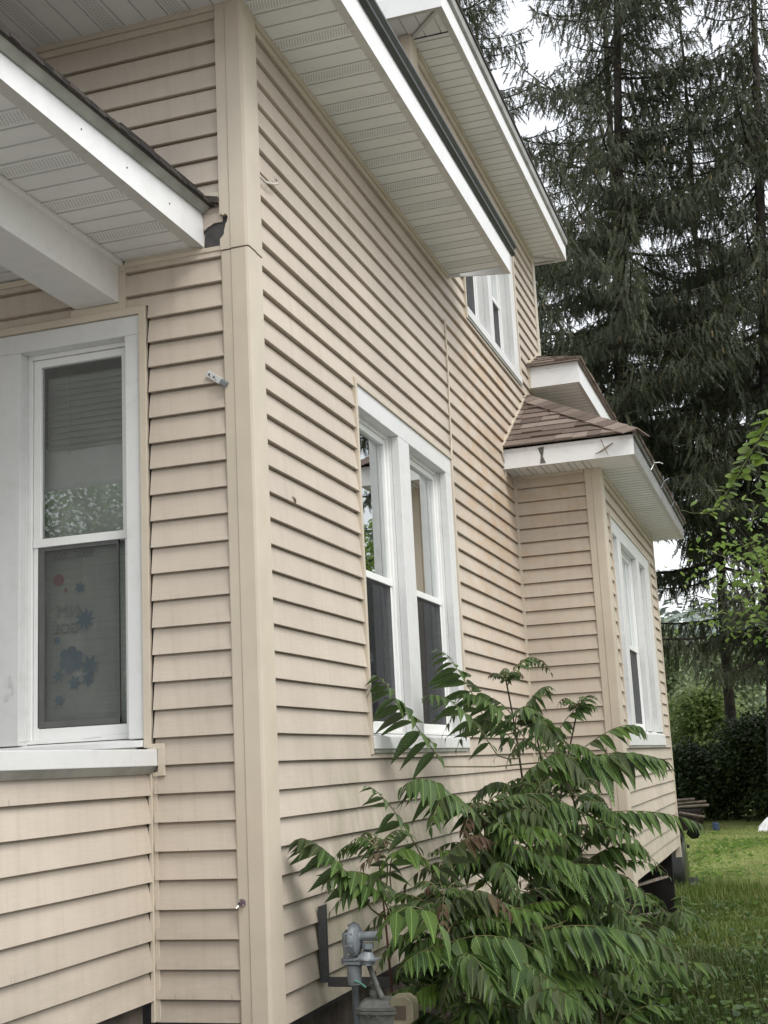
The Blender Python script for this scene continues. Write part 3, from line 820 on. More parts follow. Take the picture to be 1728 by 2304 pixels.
s = MB(); s.box((XBF - .285, YBF + .02, 2.934), (XBF - .02, 4.90, 2.940)); s.build('bay_soffit_corner', M_sof['y'][0], house)
s = MB(); s.box((XB + .01, 8.385, 2.928), (XBF - .01, 8.47, 2.935)); s.build('soffit_end', M_white, house)
fascia('bay_fascia', [(XBF, YBF), (0.004, YBF)], 2.93, 3.075, .03)
fascia('bay_fascia', [(XBF, 8.52), (XBF, YBF)], 2.93, 3.075, .035, fm=M_grimy)['label'] = 'grimy bay fascia that lost its gutter'
s = MB(); s.prism([(XBF - .004, YBF - .01, 3.068), (XBF + .012, YBF - .01, 3.066), (XBF + .026, YBF - .01, 3.098), (XBF + .01, YBF - .01, 3.104)], (0, 3.99, 0)); s.build('drip_edge', M_grimy, house)
s = MB(); s.prism([(XBF + .012, YBF - .02, 3.10), (XBF + .034, YBF - .02, 3.10), (XBF + .03, YBF - .02, 3.112), (XBF, YBF - .02, 3.118)], (0, 4.02, 0)); s.build('roof_edge', M_shdark, house)
s = MB()
HX, HY, HZ = XBF + .03, YBF - .03, 3.085
sl = .62
cy = math.hypot(1, sl)
rf = random.Random(21)
shingle_plane(s, (-.0, HY, HZ), (1, 0, 0), (0, 1, sl), HX, 1.14 * cy, .125, rf, lambda v: (0.0, max(.02, HX - (v / cy) * (HX / 1.08))))
shingle_plane(s, (HX, HY, HZ), (0, 1, 0), (-1 * 1, 0, .69), 4.02, .93 * math.hypot(1, .69), .125, rf, lambda v: (min(1.08, v / math.hypot(1, .69) * 1.08 / HX), 4.02))
s.face([(0, HY, HZ - .004), (HX, HY, HZ - .004), (0, HY + 1.08, HZ + 1.08 * sl - .004)])
s.face([(HX, HY, HZ - .004), (HX, HY + 4.02, HZ - .004), (0, HY + 4.02, HZ + .66), (0, HY + 1.08, HZ + 1.08 * sl - .004)])
s.build('bay_roof', M_shingle, house)
s = MB()      # hip cap shingles, overlapping up the hip
a = Vector((HX + .01, HY - .01, HZ + .012)); c = Vector((0.02, HY + 1.07, HZ + 1.07 * sl + .018)); d = (c - a); L = d.length; d.normalize()
nu = Vector((0, 0, 1)); sidev = d.cross(nu).normalized()
k = 0; t = 0.0
while t < L:
    e = min(L, t + .17)
    p0 = a + d * t + nu * .010; p1 = a + d * e + nu * .001
    w = .125
    dl = Vector((0, -1, -sl)).normalized(); dr = Vector((1, 0, -.69)).normalized()
    # left wing lies on the front slope, right wing on the side slope
    ll = (dl - d * dl.dot(d)).normalized(); rr = (dr - d * dr.dot(d)).normalized()
    for q in (ll, rr):
        P0 = [p0, p0 + q * w, p1 + q * w, p1]
        s.hexa([*[v - Vector((0, 0, .007)) for v in P0], *P0])
    t += .125; k += 1
s.build('hip_caps', M_shingle, house)
s = MB(); s.prism([(0.004, 4.53, 3.085), (0.004, 4.515, 3.10), (0.004, 5.62, 3.79), (0.004, 5.62, 3.755)], (.022, 0, 0))
s.tube([(.012, 4.52, 3.10), (.014, 4.515, 3.04), (.014, 4.56, 2.98), (.014, 4.585, 2.88)], .008, 6)
s.tube([(.012, 4.59, 2.94), (.012, 4.88, 2.955)], .008, 6)
s.build('roof_flashing', M_post, house)

# ================================================================== PORCH
XP = -0.167
s = MB(); soffit(s, 'y', -0.54, XP - .04, -3.2, -0.003, 2.9015); s.build('porch_soffit', M_sof['y'], house)
s = MB(); soffit(s, 'y', -3.6, -.735, -3.2, -0.003, 2.905, False); s.build('porch_ceiling', M_sof['y'], house)
s = MB()
s.box((-.738, -3.2, 2.730), (-.541, -.014, 2.90)); s.box((-.548, -3.2, 2.882), (-.520, -.0145, 2.9010))
s.build('porch_beam', M_beam, house, bevel=0.003)
fascia('porch_fascia', [(XP, -.012), (XP, -2.4)], 2.898, 3.052, .052, taper=.039)
fascia('porch_fascia', [(XP, -2.4), (XP, -3.3), (-3.6, -3.3)], 2.898, 2.958, .052)
s = MB(); s.box((XP - .035, -.012, 2.899), (XP - .008, -.004, 3.045)); s.build('porch_fascia_end', M_casing, house)
s = MB(); s.prism([(XP - .004, -.006, 3.040), (XP + .004, -.006, 3.038), (XP + .012, -.006, 3.048), (XP + .030, -.006, 3.066), (XP - .02, -.006, 3.068)], (0, -2.394, -.0934)); s.prism([(XP - .004, -2.4, 2.9466), (XP + .004, -2.4, 2.9446), (XP + .012, -2.4, 2.9546), (XP + .030, -2.4, 2.9726), (XP - .02, -2.4, 2.9746)], (0, -.92, 0)); s.build('drip_edge', M_drip, house)
s = MB()
shingle_plane(s, (XP + .040, -2.4, 2.976), (0, 1, .039), (-1, 0, .27), 2.40, 3.3, .135, random.Random(5))
s.prism([(XP + .034, -2.4, 2.968), (XP + .034, -2.4, 2.978), (-3.6, -2.4, 3.90), (-3.6, -2.4, 3.88)], (0, 2.393, .093)); s.prism([(XP + .034, -3.3, 2.968), (XP + .034, -3.3, 2.978), (-3.6, -3.3, 3.90), (-3.6, -3.3, 3.88)], (0, .9, 0))
# curled ragged edge
rg = random.Random(14)
for i in range(52):
    y = -2.40 + i * .0461; zz = .039 * y
    s.box((XP + .028, y, 3.067 + zz + rg.uniform(-.003, .002)), (XP + .040 + rg.uniform(0, .008), y + .046, 3.080 + zz + rg.uniform(-.003, .003)))
s.prism([(-.13, -.010, 3.070), (-.092, -.010, 3.062), (-.094, -.010, 3.086), (-.15, -.010, 3.10)], (0, -.03, 0))
s.build('porch_roof', M_shdark, house)
s = MB(); s.prism([(-.145, -.0225, 3.092), (-.10, -.0225, 3.084), (-.088, -.0225, 3.104), (-.098, -.0225, 3.112), (-.15, -.0225, 3.118)], (0, .004, 0)); s.build('roof_flashing', M_post, house)
# knee wall facing the yard
XK = -0.43
s = MB(); siding(s, mapS(XK - .013), -3.1, -.022, 0.103, .893, 0.0010, [], 12); s.build('porch_knee_wall', M_vinylf, house)
back_wall('knee_wall_sheathing', mapS(XK - .013), -3.1, 0.0, .10, .90, [])
s = MB()
s.box((-.62, -3.15, .9175), (-.400, -.004, .978)); s.build('porch_cap', M_casing, house, bevel=0.003)
s = MB(); s.prism([(-.402, -3.14, .917), (-.424, -3.14, .890), (-.45, -3.14, .890), (-.45, -3.14, .917)], (0, 3.13, 0)); s.build('cap_underside', M_drip, house)
s = MB()
s.box((-.436, -.023, .03), (-.4215, -.010, .892)); s.box((-.4215, -.012, .03), (-.405, -.002, .892))
s.box((-.440, -.019, .978), (-.372, -.002, .9985)); s.box((-.398, -.0185, .882), (-.371, -.002, .9975)); s.box((-.42, -.018, .880), (-.3975, -.002, .8955))
s.build('inside_corner_trim', M_post, house, bevel=0.0015)
s = MB(); s.box((-.72, -3.15, -1.0), (-.455, -.05, .095)); s.build('porch_foundation', M_found, house)
s = MB()
for i, y in enumerate((-1.37 + .45, -.62, -.30)):
    s = MB(); s.tube([(XP - .0005, y, 2.955 + i * .002), (XP + .0015, y, 2.955 + i * .002)], .0035, 8); s.build('nail_hole', M_dark, house)
s = MB(); s.box((-.72, -3.14, .978), (-.46, -2.98, 2.73)); s.build('porch_post', M_beam, house)
# ================================================================== GROUND
def gz(x, y):
    pts = [(-60, -.55), (-4, -.6), (1, -.62), (4.5, -.60), (8.3, -.62), (11, -.86), (14, -1.04), (30, -1.12), (60, -1.0), (80, 0.5), (150, 9.0), (260, 17.0), (1500, 20.0)]
    for (a, za), (b, zb) in zip(pts, pts[1:]):
        if y <= b: base = za + (zb - za) * max(0, min(1, (y - a) / (b - a))); break
    else: base = 20
    return base + .02 * math.sin(x * 1.3 + y * .6) + .015 * math.sin(x * .5 - y * 1.1)
ys = [-60, -20, -8, -4, -2, 0, 1, 2, 3, 4, 5, 6, 7, 8, 9, 10, 11, 12, 13, 14, 16, 18, 20, 22, 24, 26, 28, 30, 35, 45, 60, 70, 80, 110, 150, 260, 600, 1500]
xs = [-900, -300, -100, -40, -15, -8, -5, -4, -3, -2, -1, -.5, 0, .5, 1, 1.5, 2, 2.5, 3, 4, 5, 6, 8, 12, 25, 60, 200, 900]
g = MB()
g.v = [(x, y, gz(x, y)) for y in ys for x in xs]
nx = len(xs)
for j in range(len(ys) - 1):
    for i in range(nx - 1):
        g.f.append([j * nx + i, j * nx + i + 1, (j + 1) * nx + i + 1, (j + 1) * nx + i]); g.mi.append(0)
t = NT('lawn_soil'); p = t.pos(); x_, y_, z_ = t.sep(p)
n1 = t.noise(p, .7, 5); n2 = t.noise(p, 9, 5, .7)
c = t.ramp(n1, [(.35, (.13, .18, .05)), (.55, (.20, .25, .075)), (.72, (.26, .25, .11))])
c = t.mix(t.ramp(n2, [(.4, 0), (.8, .7)]), c, (.03, .028, .015))
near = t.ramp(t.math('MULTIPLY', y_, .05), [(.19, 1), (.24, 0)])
c = t.mix(t.ramp(t.math('MULTIPLY', y_, .05), [(.40, 1), (.55, 0)]), c, (.025, .028, .012))  # soil darkened towards the house, foreground shade put into its colour
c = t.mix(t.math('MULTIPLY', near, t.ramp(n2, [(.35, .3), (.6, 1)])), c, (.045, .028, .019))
t.col(c); t.rough(1.0, .1); t.bump(n2, .7, .05)
M_soil = t.m
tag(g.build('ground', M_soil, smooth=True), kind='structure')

dw = MB()  # unseen pale paving, added to bounce light up under the soffits
yy = [-40, -20, -10, -5, -3, -1, 1, 3, 5, 7, 9, 10.5]
for a, b in zip(yy, yy[1:]):
    q = [(2.5, a), (7.5, a), (7.5, b), (2.5, b)]
    dw.face([(x, y, gz(x, y) + .03) for x, y in q])
    if b < -1.0: dw.face([(x, y, gz(x, y) + .035) for x, y in [(-6, a), (2.495, a), (2.495, b), (-6, b)]])
t = NT('pale_concrete'); p = t.pos(); nf = t.noise(p, 2.5, 6, .65)
t.col(t.ramp(nf, [(.3, (.40, .385, .36)), (.7, (.54, .53, .50))])); t.rough(.9, .2); t.bump(t.noise(p, 60, 4), .4, .004)
tag(dw.build('bounce_driveway', t.m), kind='structure')

# ================================================================== WALL FITTINGS
w = MB()
w.tube([(.016, .086, 3.243), (.020, .122, 3.222), (.026, .17, 3.216), (.030, .217, 3.229), (.030, .255, 3.243), (.032, .283, 3.256), (.030, .288, 3.274), (.026, .268, 3.276)], .0052, 8)
tag(w.build('cable_stub', M_cable, smooth=True), 'short white cable end curling out from under a siding course high beside the corner post', 'cable')
br = empty('anchor_bracket', (-.12, -.02, 2.35), 'small perforated metal anchor bracket hanging on the front wall beside the corner post', 'bracket')
a = Vector((-.162, -.018, 2.381)); b = Vector((-.103, -.022, 2.339)); d = (b - a).normalized(); n_ = Vector((d.z, 0, -d.x)).normalized() * -1
if n_.z < 0: n_ = -n_
w = MB(); q = n_ * .0135
w.hexa([a - q, b - q, b - q + Vector((0, -.006, 0)), a - q + Vector((0, -.006, 0)), a + q, b + q, b + q + Vector((0, -.006, 0)), a + q + Vector((0, -.006, 0))])
w.build('plate', M_galv, br, bevel=.002)
w = MB(); a2 = b; b2 = b + d * .032; q = n_ * .011
w.hexa([a2 - q, b2 - q, b2 - q + Vector((0, -.014, 0)), a2 - q + Vector((0, -.014, 0)), a2 + q, b2 + q, b2 + q + Vector((0, -.014, 0)), a2 + q + Vector((0, -.014, 0))])
w.build('clamp', M_meter, br, bevel=.003)
for k in (.012, .037):
    w = MB(); c0 = a + d * k; w.tube([c0 + Vector((0, -.0058, 0)), c0 + Vector((0, -.0072, 0))], .0042, 8); w.build('bolt_hole', M_dark, br)
for k in (.02, .05):
    w = MB(); c0 = a + d * k - n_ * .004; w.tube([c0 + Vector((0, -.006, 0)), c0 + Vector((0, -.009, 0))], .003, 6); w.build('screw', M_bolt, br)
kb = empty('broken_fitting', (-.074, -.03, .431), 'dark broken fitting stub screwed to the edge of the corner post near the bottom', 'fitting')
w = MB(); w.tube([(-.074, -.018, .432), (-.074, -.034, .431)], [.015, .012], 7); w.build('stub', simple('purple_grey', (.10, .07, .085), .5), kb)
for dx, dz in ((-.004, .004), (.008, -.006), (-.01, -.009)):
    w = MB(); w.tube([(-.074 + dx, -.034, .431 + dz), (-.074 + dx * 1.6, -.042, .431 + dz * 1.8)], .0035, 6); w.build('screw', M_bolt, kb)
w = MB(); w.tube([(.018, .362, 1.950), (.021, .380, 1.944), (.021, .388, 1.934), (.018, .384, 1.921)], [.0015, .004, .004, .0015], 6)
tag(w.build('curled_twig', M_wood), 'tiny curled brown bud scale stuck on a siding course of the side wall', 'debris')
# bare remains on the bay fascia
tg = empty('caught_twigs', (.76, 4.54, 2.99), 'two crossed dark twigs caught on the front bay fascia near its corner', 'twigs')
w = MB(); w.tube([(.672, 4.540, 2.958), (.715, 4.538, 2.972), (.76, 4.536, 2.998), (.805, 4.540, 3.025)], [.002, .006, .007, .003], 6); w.build('twig', M_wood, tg)
w = MB(); w.tube([(.722, 4.537, 3.060), (.745, 4.535, 2.99), (.765, 4.538, 2.94)], [.003, .0035, .002], 5); w.build('twig', M_wood, tg)
w = MB(); w.prism([(.266, 4.5535, 3.058), (.312, 4.5535, 3.060), (.300, 4.5535, 2.99), (.318, 4.5535, 2.94), (.276, 4.5535, 2.94), (.284, 4.5535, 3.0)], (0, .0012, 0))
tag(w.build('scorched_patch', simple('peeled_paint', (.13, .12, .11), .8, .3, 0, .5, 60)), 'dark peeled patch on the white front fascia of the bay', 'patch')
for i, (y, lab) in enumerate(((5.60, 'bent gutter spike nearest the corner of the bay eave'), (6.35, 'middle bent gutter spike on the grimy bay eave'), (7.25, 'farthest bent gutter spike on the grimy bay eave'))):
    w = MB(); w.tube([(XBF + .006, y, 3.03), (XBF + .03, y + .03, 3.08), (XBF + .030, y + .10 - .05 * i, 3.12 + .02 * i)], .0035, 6)
    if i != 2: w.tube([(XBF + .03, y + .03, 3.09), (XBF + .07, y + .08, 3.10 + .02 * i), (XBF + .09 - .03 * i, y + .14, 3.10)], .004, 6)
    tag(w.build('gutter_spike', M_meter if i else M_galv), lab, 'spike', 'gutter spikes left on the bay eave')

for i_, (a_, b_, lab) in enumerate((((.42, 5.2, -.10), (.60, 6.9, -.16), 'grey loose board propped under the bay, upper one'), ((.36, 5.4, -.33), (.58, 6.6, -.40), 'grey loose board lying lower in the gap under the bay'))):
    w = MB(); A_, B_ = Vector(a_), Vector(b_); w.hexa([A_, B_, B_ + Vector((.07, 0, .01)), A_ + Vector((.07, 0, .01)), A_ + Vector((0, 0, .018)), B_ + Vector((0, 0, .018)), B_ + Vector((.07, 0, .028)), A_ + Vector((.07, 0, .028))])
    tag(w.build('loose_board', M_wood), lab, 'board', 'loose boards under the bay')

# ================================================================== GAS METER
wb = empty('wall_bracket', (0.02, .53, .1), 'dark steel L shaped angle bracket fixed low on the side wall above the gas meter', 'bracket')
w = MB(); w.box((.0205, .462, .085), (.026, .550, .362)); w.box((.026, .462, .085), (.050, .469, .362)); w.build('upright', M_steel, wb, bevel=.002)
w = MB(); w.box((.0505, .460, .070), (.298, .466, .106)); w.box((.0505, .466, .070), (.298, .505, .076)); w.build('arm', M_steel, wb, bevel=.002)
for z in (.318, .145):
    w = MB(); w.tube([(.026, .516, z), (.030, .516, z)], .006, 8); w.build('rivet', M_bolt, wb)
gm = empty('gas_meter', (.25, .25, -.62), 'grey gas meter with a round pressure regulator, riser pipe and aged plastic index box', 'gas meter')
GX, GY = .240, .235
w = MB(); w.tube([(GX, GY, -.75), (GX, GY, .135)], .0125, 16); w.build('riser_pipe', M_meter, gm, smooth=True)
w = MB(); w.tube([(GX, GY, .118), (GX, GY, .128), (GX, GY, .165), (GX, GY, .185)], [.022, .025, .027, .027], 18); w.build('reducer', M_meter, gm, smooth=False, bevel=.002)
w = MB()
for z0, z1 in ((.187, .197), (.199, .209)):
    w.prism([(GX - .045, GY - .012, z0), (GX - .03, GY - .03, z0), (GX + .03, GY - .03, z0), (GX + .045, GY - .012, z0), (GX + .045, GY + .012, z0), (GX + .03, GY + .03, z0), (GX - .03, GY + .03, z0), (GX - .045, GY + .012, z0)], (0, 0, z1 - z0))
w.build('flange', M_meter, gm, bevel=.002)
rg_ = MB()
Zc = .270
# body casting rising to the diaphragm case
rg_.tube([(GX - .012, GY, .205), (GX - .014, GY, .235), (GX - .016, GY, .262), (GX - .016, GY, .292), (GX - .014, GY, .302)], [.026, .024, .026, .024, .014], 14)
rg_.build('regulator_body', M_meter, gm, smooth=True)
w = MB(); w.tube([(GX - .012, GY, Zc), (GX - .006, GY, Zc), (GX + .004, GY, Zc), (GX + .006, GY, Zc), (GX + .018, GY, Zc), (GX + .026, GY, Zc), (GX + .030, GY, Zc)], [.040, .055, .059, .059, .054, .040, .022], 28)
w.build('diaphragm_case', M_meter, gm, smooth=False, bevel=.0015)
w = MB(); w.tube([(GX - .001, GY, Zc), (GX + .004, GY, Zc)], .0615, 28); w.build('case_rim', M_meter, gm)
w = MB(); w.tube([(GX + .028, GY, Zc + .012), (GX + .032, GY, Zc + .012), (GX + .098, GY, Zc + .012), (GX + .100, GY, Zc + .012)], [.019, .0165, .0165, .019], 20); w.build('spring_tower', M_meter, gm, bevel=.001)
w = MB(); w.tube([(GX + .100, GY, Zc + .012), (GX + .108, GY, Zc + .012)], .012, 6); w.build('adjusting_cap', M_dark, gm)
w = MB(); w.tube([(GX + .055, GY, Zc - .012), (GX + .055, GY, Zc - .030), (GX + .053, GY, Zc - .040), (GX + .048, GY, Zc - .065)], [.022, .022, .018, .036], 16); w.build('vent_cone', M_meter, gm, smooth=False)
w = MB(); w.box((GX + .018, GY - .03, .198), (GX + .090, GY + .03, .206)); w.tube([(GX + .055, GY - .004, .185), (GX + .055, GY - .004, .199)], .024, 12); w.build('outlet_flange', M_meter, gm, bevel=.002)
for k in range(8):
    an = k * math.pi / 4 + .3
    w = MB(); cy_, cz_ = GY + math.cos(an) * .055, Zc + math.sin(an) * .055
    w.tube([(GX - .012, cy_, cz_), (GX + .014, cy_, cz_)], .0050, 6); w.build('bolt', M_bolt if k in (5, 1) else M_meter, gm)
w = MB(); w.tube([(GX + .055, GY, .188), (GX + .060, GY + .02, .15), (GX + .075, GY + .03, .10), (GX + .09, GY + .03, .07)], .010, 10); w.build('inlet_pipe', M_meterd, gm, smooth=True)
w = MB(); w.tube([(GX + .01, GY - .03, .135), (GX + .03, GY - .028, .127), (GX + .052, GY - .03, .112)], .004, 5); w.build('green_tie', M_green, gm)
MX, MY = .318, .285
def oval(mb, z0, z1, a, b, n=28, a1=None, b1=None):
    a1 = a1 or a; b1 = b1 or b; nb = len(mb.v)
    for z, p, q in ((z0, a, b), (z1, a1, b1)):
        for k in range(n):
            an = 2 * math.pi * k / n
            cx = math.copysign(abs(math.cos(an)) ** .7, math.cos(an)); sy = math.copysign(abs(math.sin(an)) ** .7, math.sin(an))
            mb.v.append((MX + cx * p, MY + sy * q, z))
    for k in range(n):
        j = (k + 1) % n; mb.f.append([nb + k, nb + j, nb + n + j, nb + n + k]); mb.mi.append(0)
    mb.f.append([nb + k for k in range(n)][::-1]); mb.mi.append(0); mb.f.append([nb + n + k for k in range(n)]); mb.mi.append(0)
w = MB(); oval(w, -.27, .018, .084, .072); w.build('meter_body', M_meterd, gm, bevel=.006)
w = MB(); oval(w, .018, .030, .094, .082); oval(w, .031, .040, .094, .082); w.build('body_flange', M_meterd, gm, bevel=.002)
w = MB(); oval(w, .0405, .062, .086, .075, a1=.058, b1=.05); w.build('meter_top', M_meterd, gm, bevel=.003)
for k in range(9):
    an = math.pi * (1.05 + k * .12)
    w = MB(); w.tube([(MX + math.cos(an) * .086, MY + math.sin(an) * .076, .008), (MX + math.cos(an) * .086, MY + math.sin(an) * .076, .018)], .0055, 6); w.build('flange_bolt', M_meterd, gm)
w = MB(); w.tube([(MX - .02, MY, .06), (MX - .02, MY, .115)], .016, 14); w.tube([(MX - .02, MY, .075), (MX - .02, MY, .092)], .023, 6); w.build('coupling', M_meterd, gm)
IX, IY, IZ = .414, .262, .030
w = MB()
c8 = [(-.040, -.050), (-.045, .030), (-.034, .048), (.012, .050), (.036, .034), (.040, .020), (.040, -.034), (.030, -.045)]
w.prism([(IX + a_, IY - .035, IZ + b_) for a_, b_ in c8], (0, .07, 0)); w.build('index_box', M_index, gm, recalc=True, bevel=.004)
w = MB(); w.box((IX - .028, IY - .0395, IZ - .030), (IX + .014, IY - .0355, IZ + .018)); w.build('index_window', simple('smoky_window', (.11, .09, .065), .2), gm, bevel=.001)
w = MB(); w.box((IX - .050, IY - .026, IZ - .018), (IX - .0455, IY + .02, IZ + .014)); w.build('index_neck', M_meterd, gm)
w = MB(); w.box((IX - .046, IY - .0405, IZ - .002), (IX - .033, IY - .0362, IZ + .008)); w.build('red_seal', simple('red_seal', (.35, .08, .07), .5), gm)

# ================================================================== behind the glass
def wave_sheet(name, mp, h0, h1, z0, z1, o, mat, label, cat, amp=.018, freq=26, parent=None, group=None, seed=0):
    n = 60; mb = MB(); rr = random.Random(seed); ph = [rr.uniform(0, 6) for _ in range(3)]
    f = lambda h, z: amp * (math.sin(h * freq * 2.1 + ph[0]) + .5 * math.sin(h * freq * 3.7 + ph[1] + z)) * (.5 + .5 * (z1 - z) / (z1 - z0))
    for i in range(n):
        for j in range(6):
            a, b = h0 + (h1 - h0) * i / n, h0 + (h1 - h0) * (i + 1) / n; p, q = z0 + (z1 - z0) * j / 6, z0 + (z1 - z0) * (j + 1) / 6
            mb.face([mp(a, p, o + f(a, p)), mp(b, p, o + f(b, p)), mp(b, q, o + f(b, q)), mp(a, q, o + f(a, q))])
    return tag(mb.build(name, mat, smooth=True), label, cat, group)
wave_sheet('curtain', S0, 1.96, 2.34, 1.03, 2.56, -.17, M_curtain, 'sheer grey curtain behind the left pane of the ground floor side window', 'curtain', seed=1)
wave_sheet('curtain', S0, 2.88, 3.2, 1.03, 2.56, -.17, M_curtain, 'sheer grey curtain behind the right pane of the ground floor side window', 'curtain', seed=2)
w = MB(); w.box((-.195, 2.66, 1.05), (-.19, 2.86, 2.46))
tag(w.build('roller_blind', simple('brown_blind', (.09, .075, .06), .8)), 'narrow brown panel hanging behind the right side window pane', 'panel')
bl = MB()
for i in range(12):
    z = 2.50 - i * .026
    bl.prism([(-.95, .112, z), (-.95, .124, z + .008), (-.95, .125, z + .007), (-.95, .113, z - .001)], (.38, 0, 0))
bl.box((-.95, .126, 2.20), (-.57, .130, 2.51))
bl.tube([(-.842, .108, 2.50), (-.842, .108, 2.17)], .0016, 5)
tag(bl.build('window_blind', M_blind), 'dark green grey slatted blind drawn down behind the top of the front window', 'blind')
wave_sheet('pale_cloth', F0, -.97, -.57, 1.80, 2.215, -.140, M_cloth, 'pale cloth hung behind the middle of the front window below its blind', 'cloth', amp=.004, freq=14, seed=5)
# printed film behind the lower sash
t = NT('printed_film'); p = t.pos()
k = t.noise(t.mapping(p, (3, 3, 1.2)), 3.2, 6, .72)
c = t.ramp(k, [(.40, (.33, .36, .32)), (.58, (.42, .45, .40)), (.68, (.66, .67, .62))])
x_, y_, z_ = t.sep(p)
lines = t.math('LESS_THAN', t.math('FRACT', t.math('MULTIPLY', z_, 31)), .06)
c = t.mix(t.math('MULTIPLY', lines, .35), c, (.05, .055, .05)); t.col(c); t.rough(.35, .5)
M_film = t.m
fm = MB()
for i in range(16):
    for j in range(24):
        a, b = -.955 + .40 * i / 16, -.955 + .40 * (i + 1) / 16; p0, q0 = 1.06 + .74 * j / 24, 1.06 + .74 * (j + 1) / 24
        ff = lambda h, z: .122 + .004 * math.sin(h * 31 + z * 9) + .003 * math.sin(z * 23 - h * 12)
        fm.face([(a, ff(a, p0), p0), (b, ff(b, p0), p0), (b, ff(b, q0), q0), (a, ff(a, q0), q0)])
film = tag(fm.build('printed_film', M_film, smooth=True), 'crinkled grey film with mirrored lettering and blue flower prints behind the lower front sash', 'film')
M_pblue = simple('blue_print', (.03, .13, .22), .5); M_pred = simple('red_print', (.30, .06, .09), .5); M_pdark = simple('grey_print', (.08, .085, .09), .5)
def petals(cx, cz, r, n, inner, mat, nm, rot=0):
    mb = MB(); pts = []
    for k in range(n * 2):
        an = rot + math.pi * k / n; rr_ = r if k % 2 == 0 else r * inner
        pts.append((cx + math.cos(an) * rr_, .1135, cz + math.sin(an) * rr_))
    mb.prism(pts, (0, .001, 0)); o = mb.build(nm, mat, film)
def ringflower(cx, cz, r, mat):
    mb = MB()
    for k in range(6):
        an = k * math.pi / 3 + .4; c_ = (cx + math.cos(an) * r * .6, cz + math.sin(an) * r * .6)
        pts = [(c_[0] + math.cos(q * math.pi / 5) * r * .36, .1132 - k * .0001, c_[1] + math.sin(q * math.pi / 5) * r * .36) for q in range(10)]
        mb.prism(pts, (0, .0008, 0))
    pts = [(cx + math.cos(q * math.pi / 5) * r * .28, .1125, cz + math.sin(q * math.pi / 5) * r * .28) for q in range(10)]
    mb.prism(pts, (0, .0005, 0)); mb.build('flower_print', mat, film)
petals(-.775, 1.500, .050, 9, .45, M_pblue, 'star_print'); petals(-.79, 1.575, 0, 3, 1, M_pblue, 'x') if False else None
petals(-.800, 1.627, .024, 6, .6, M_pblue, 'star_print', .3)
ringflower(-.838, 1.345, .058, M_pblue); petals(-.755, 1.318, .045, 7, .5, M_pblue, 'star_print', .2); petals(-.765, 1.265, .030, 6, .5, M_pblue, 'star_print', .5)
petals(-.895, 1.285, .034, 6, .35, M_pblue, 'star_print', .1); petals(-.823, 1.255, .033, 6, .5, M_pblue, 'star_print', .9); petals(-.893, 1.190, .024, 6, .6, M_pblue, 'star_print')
petals(-.900, 1.425, .014, 8, .95, M_pblue, 'dot_print'); petals(-.895, 1.665, .026, 9, .92, M_pred, 'dot_print'); petals(-.862, 1.622, .008, 8, .95, M_pred, 'dot_print')
def mirrored_text(body, x, z, size, nm='lettering', outline=True):
    cu = bpy.data.curves.new(nm, 'FONT'); cu.body = body; cu.size = size; cu.space_character = 1.05
    cu.fill_mode = 'NONE' if outline else 'FRONT'; cu.bevel_depth = .0011 if outline else 0; cu.bevel_resolution = 0; cu.extrude = 0
    o = bpy.data.objects.new(nm, cu); COL.objects.link(o)
    dg = bpy.context.evaluated_depsgraph_get(); me = bpy.data.meshes.new_from_object(o.evaluated_get(dg))
    bpy.data.objects.remove(o)
    for v in me.vertices: v.co = Vector((x - v.co.x, .1128, z + v.co.y))    # seen from outside the print reads backwards
    me.materials.clear(); me.materials.append(M_pdark)
    o = bpy.data.objects.new(nm, me); COL.objects.link(o); o.parent = film
mirrored_text('WEST', -.735, 1.752, .034); mirrored_text('OOL', -.855, 1.752, .030)
mirrored_text('NM', -.795, 1.515, .068); mirrored_text('GOL', -.800, 1.450, .055)
w = MB(); w.tube([(-.93, .1125, 1.748), (-.73, .1125, 1.748), (-.73, .1125, 1.790), (-.93, .1125, 1.790)], .0011, 4); w.build('print_border', M_pdark, film)

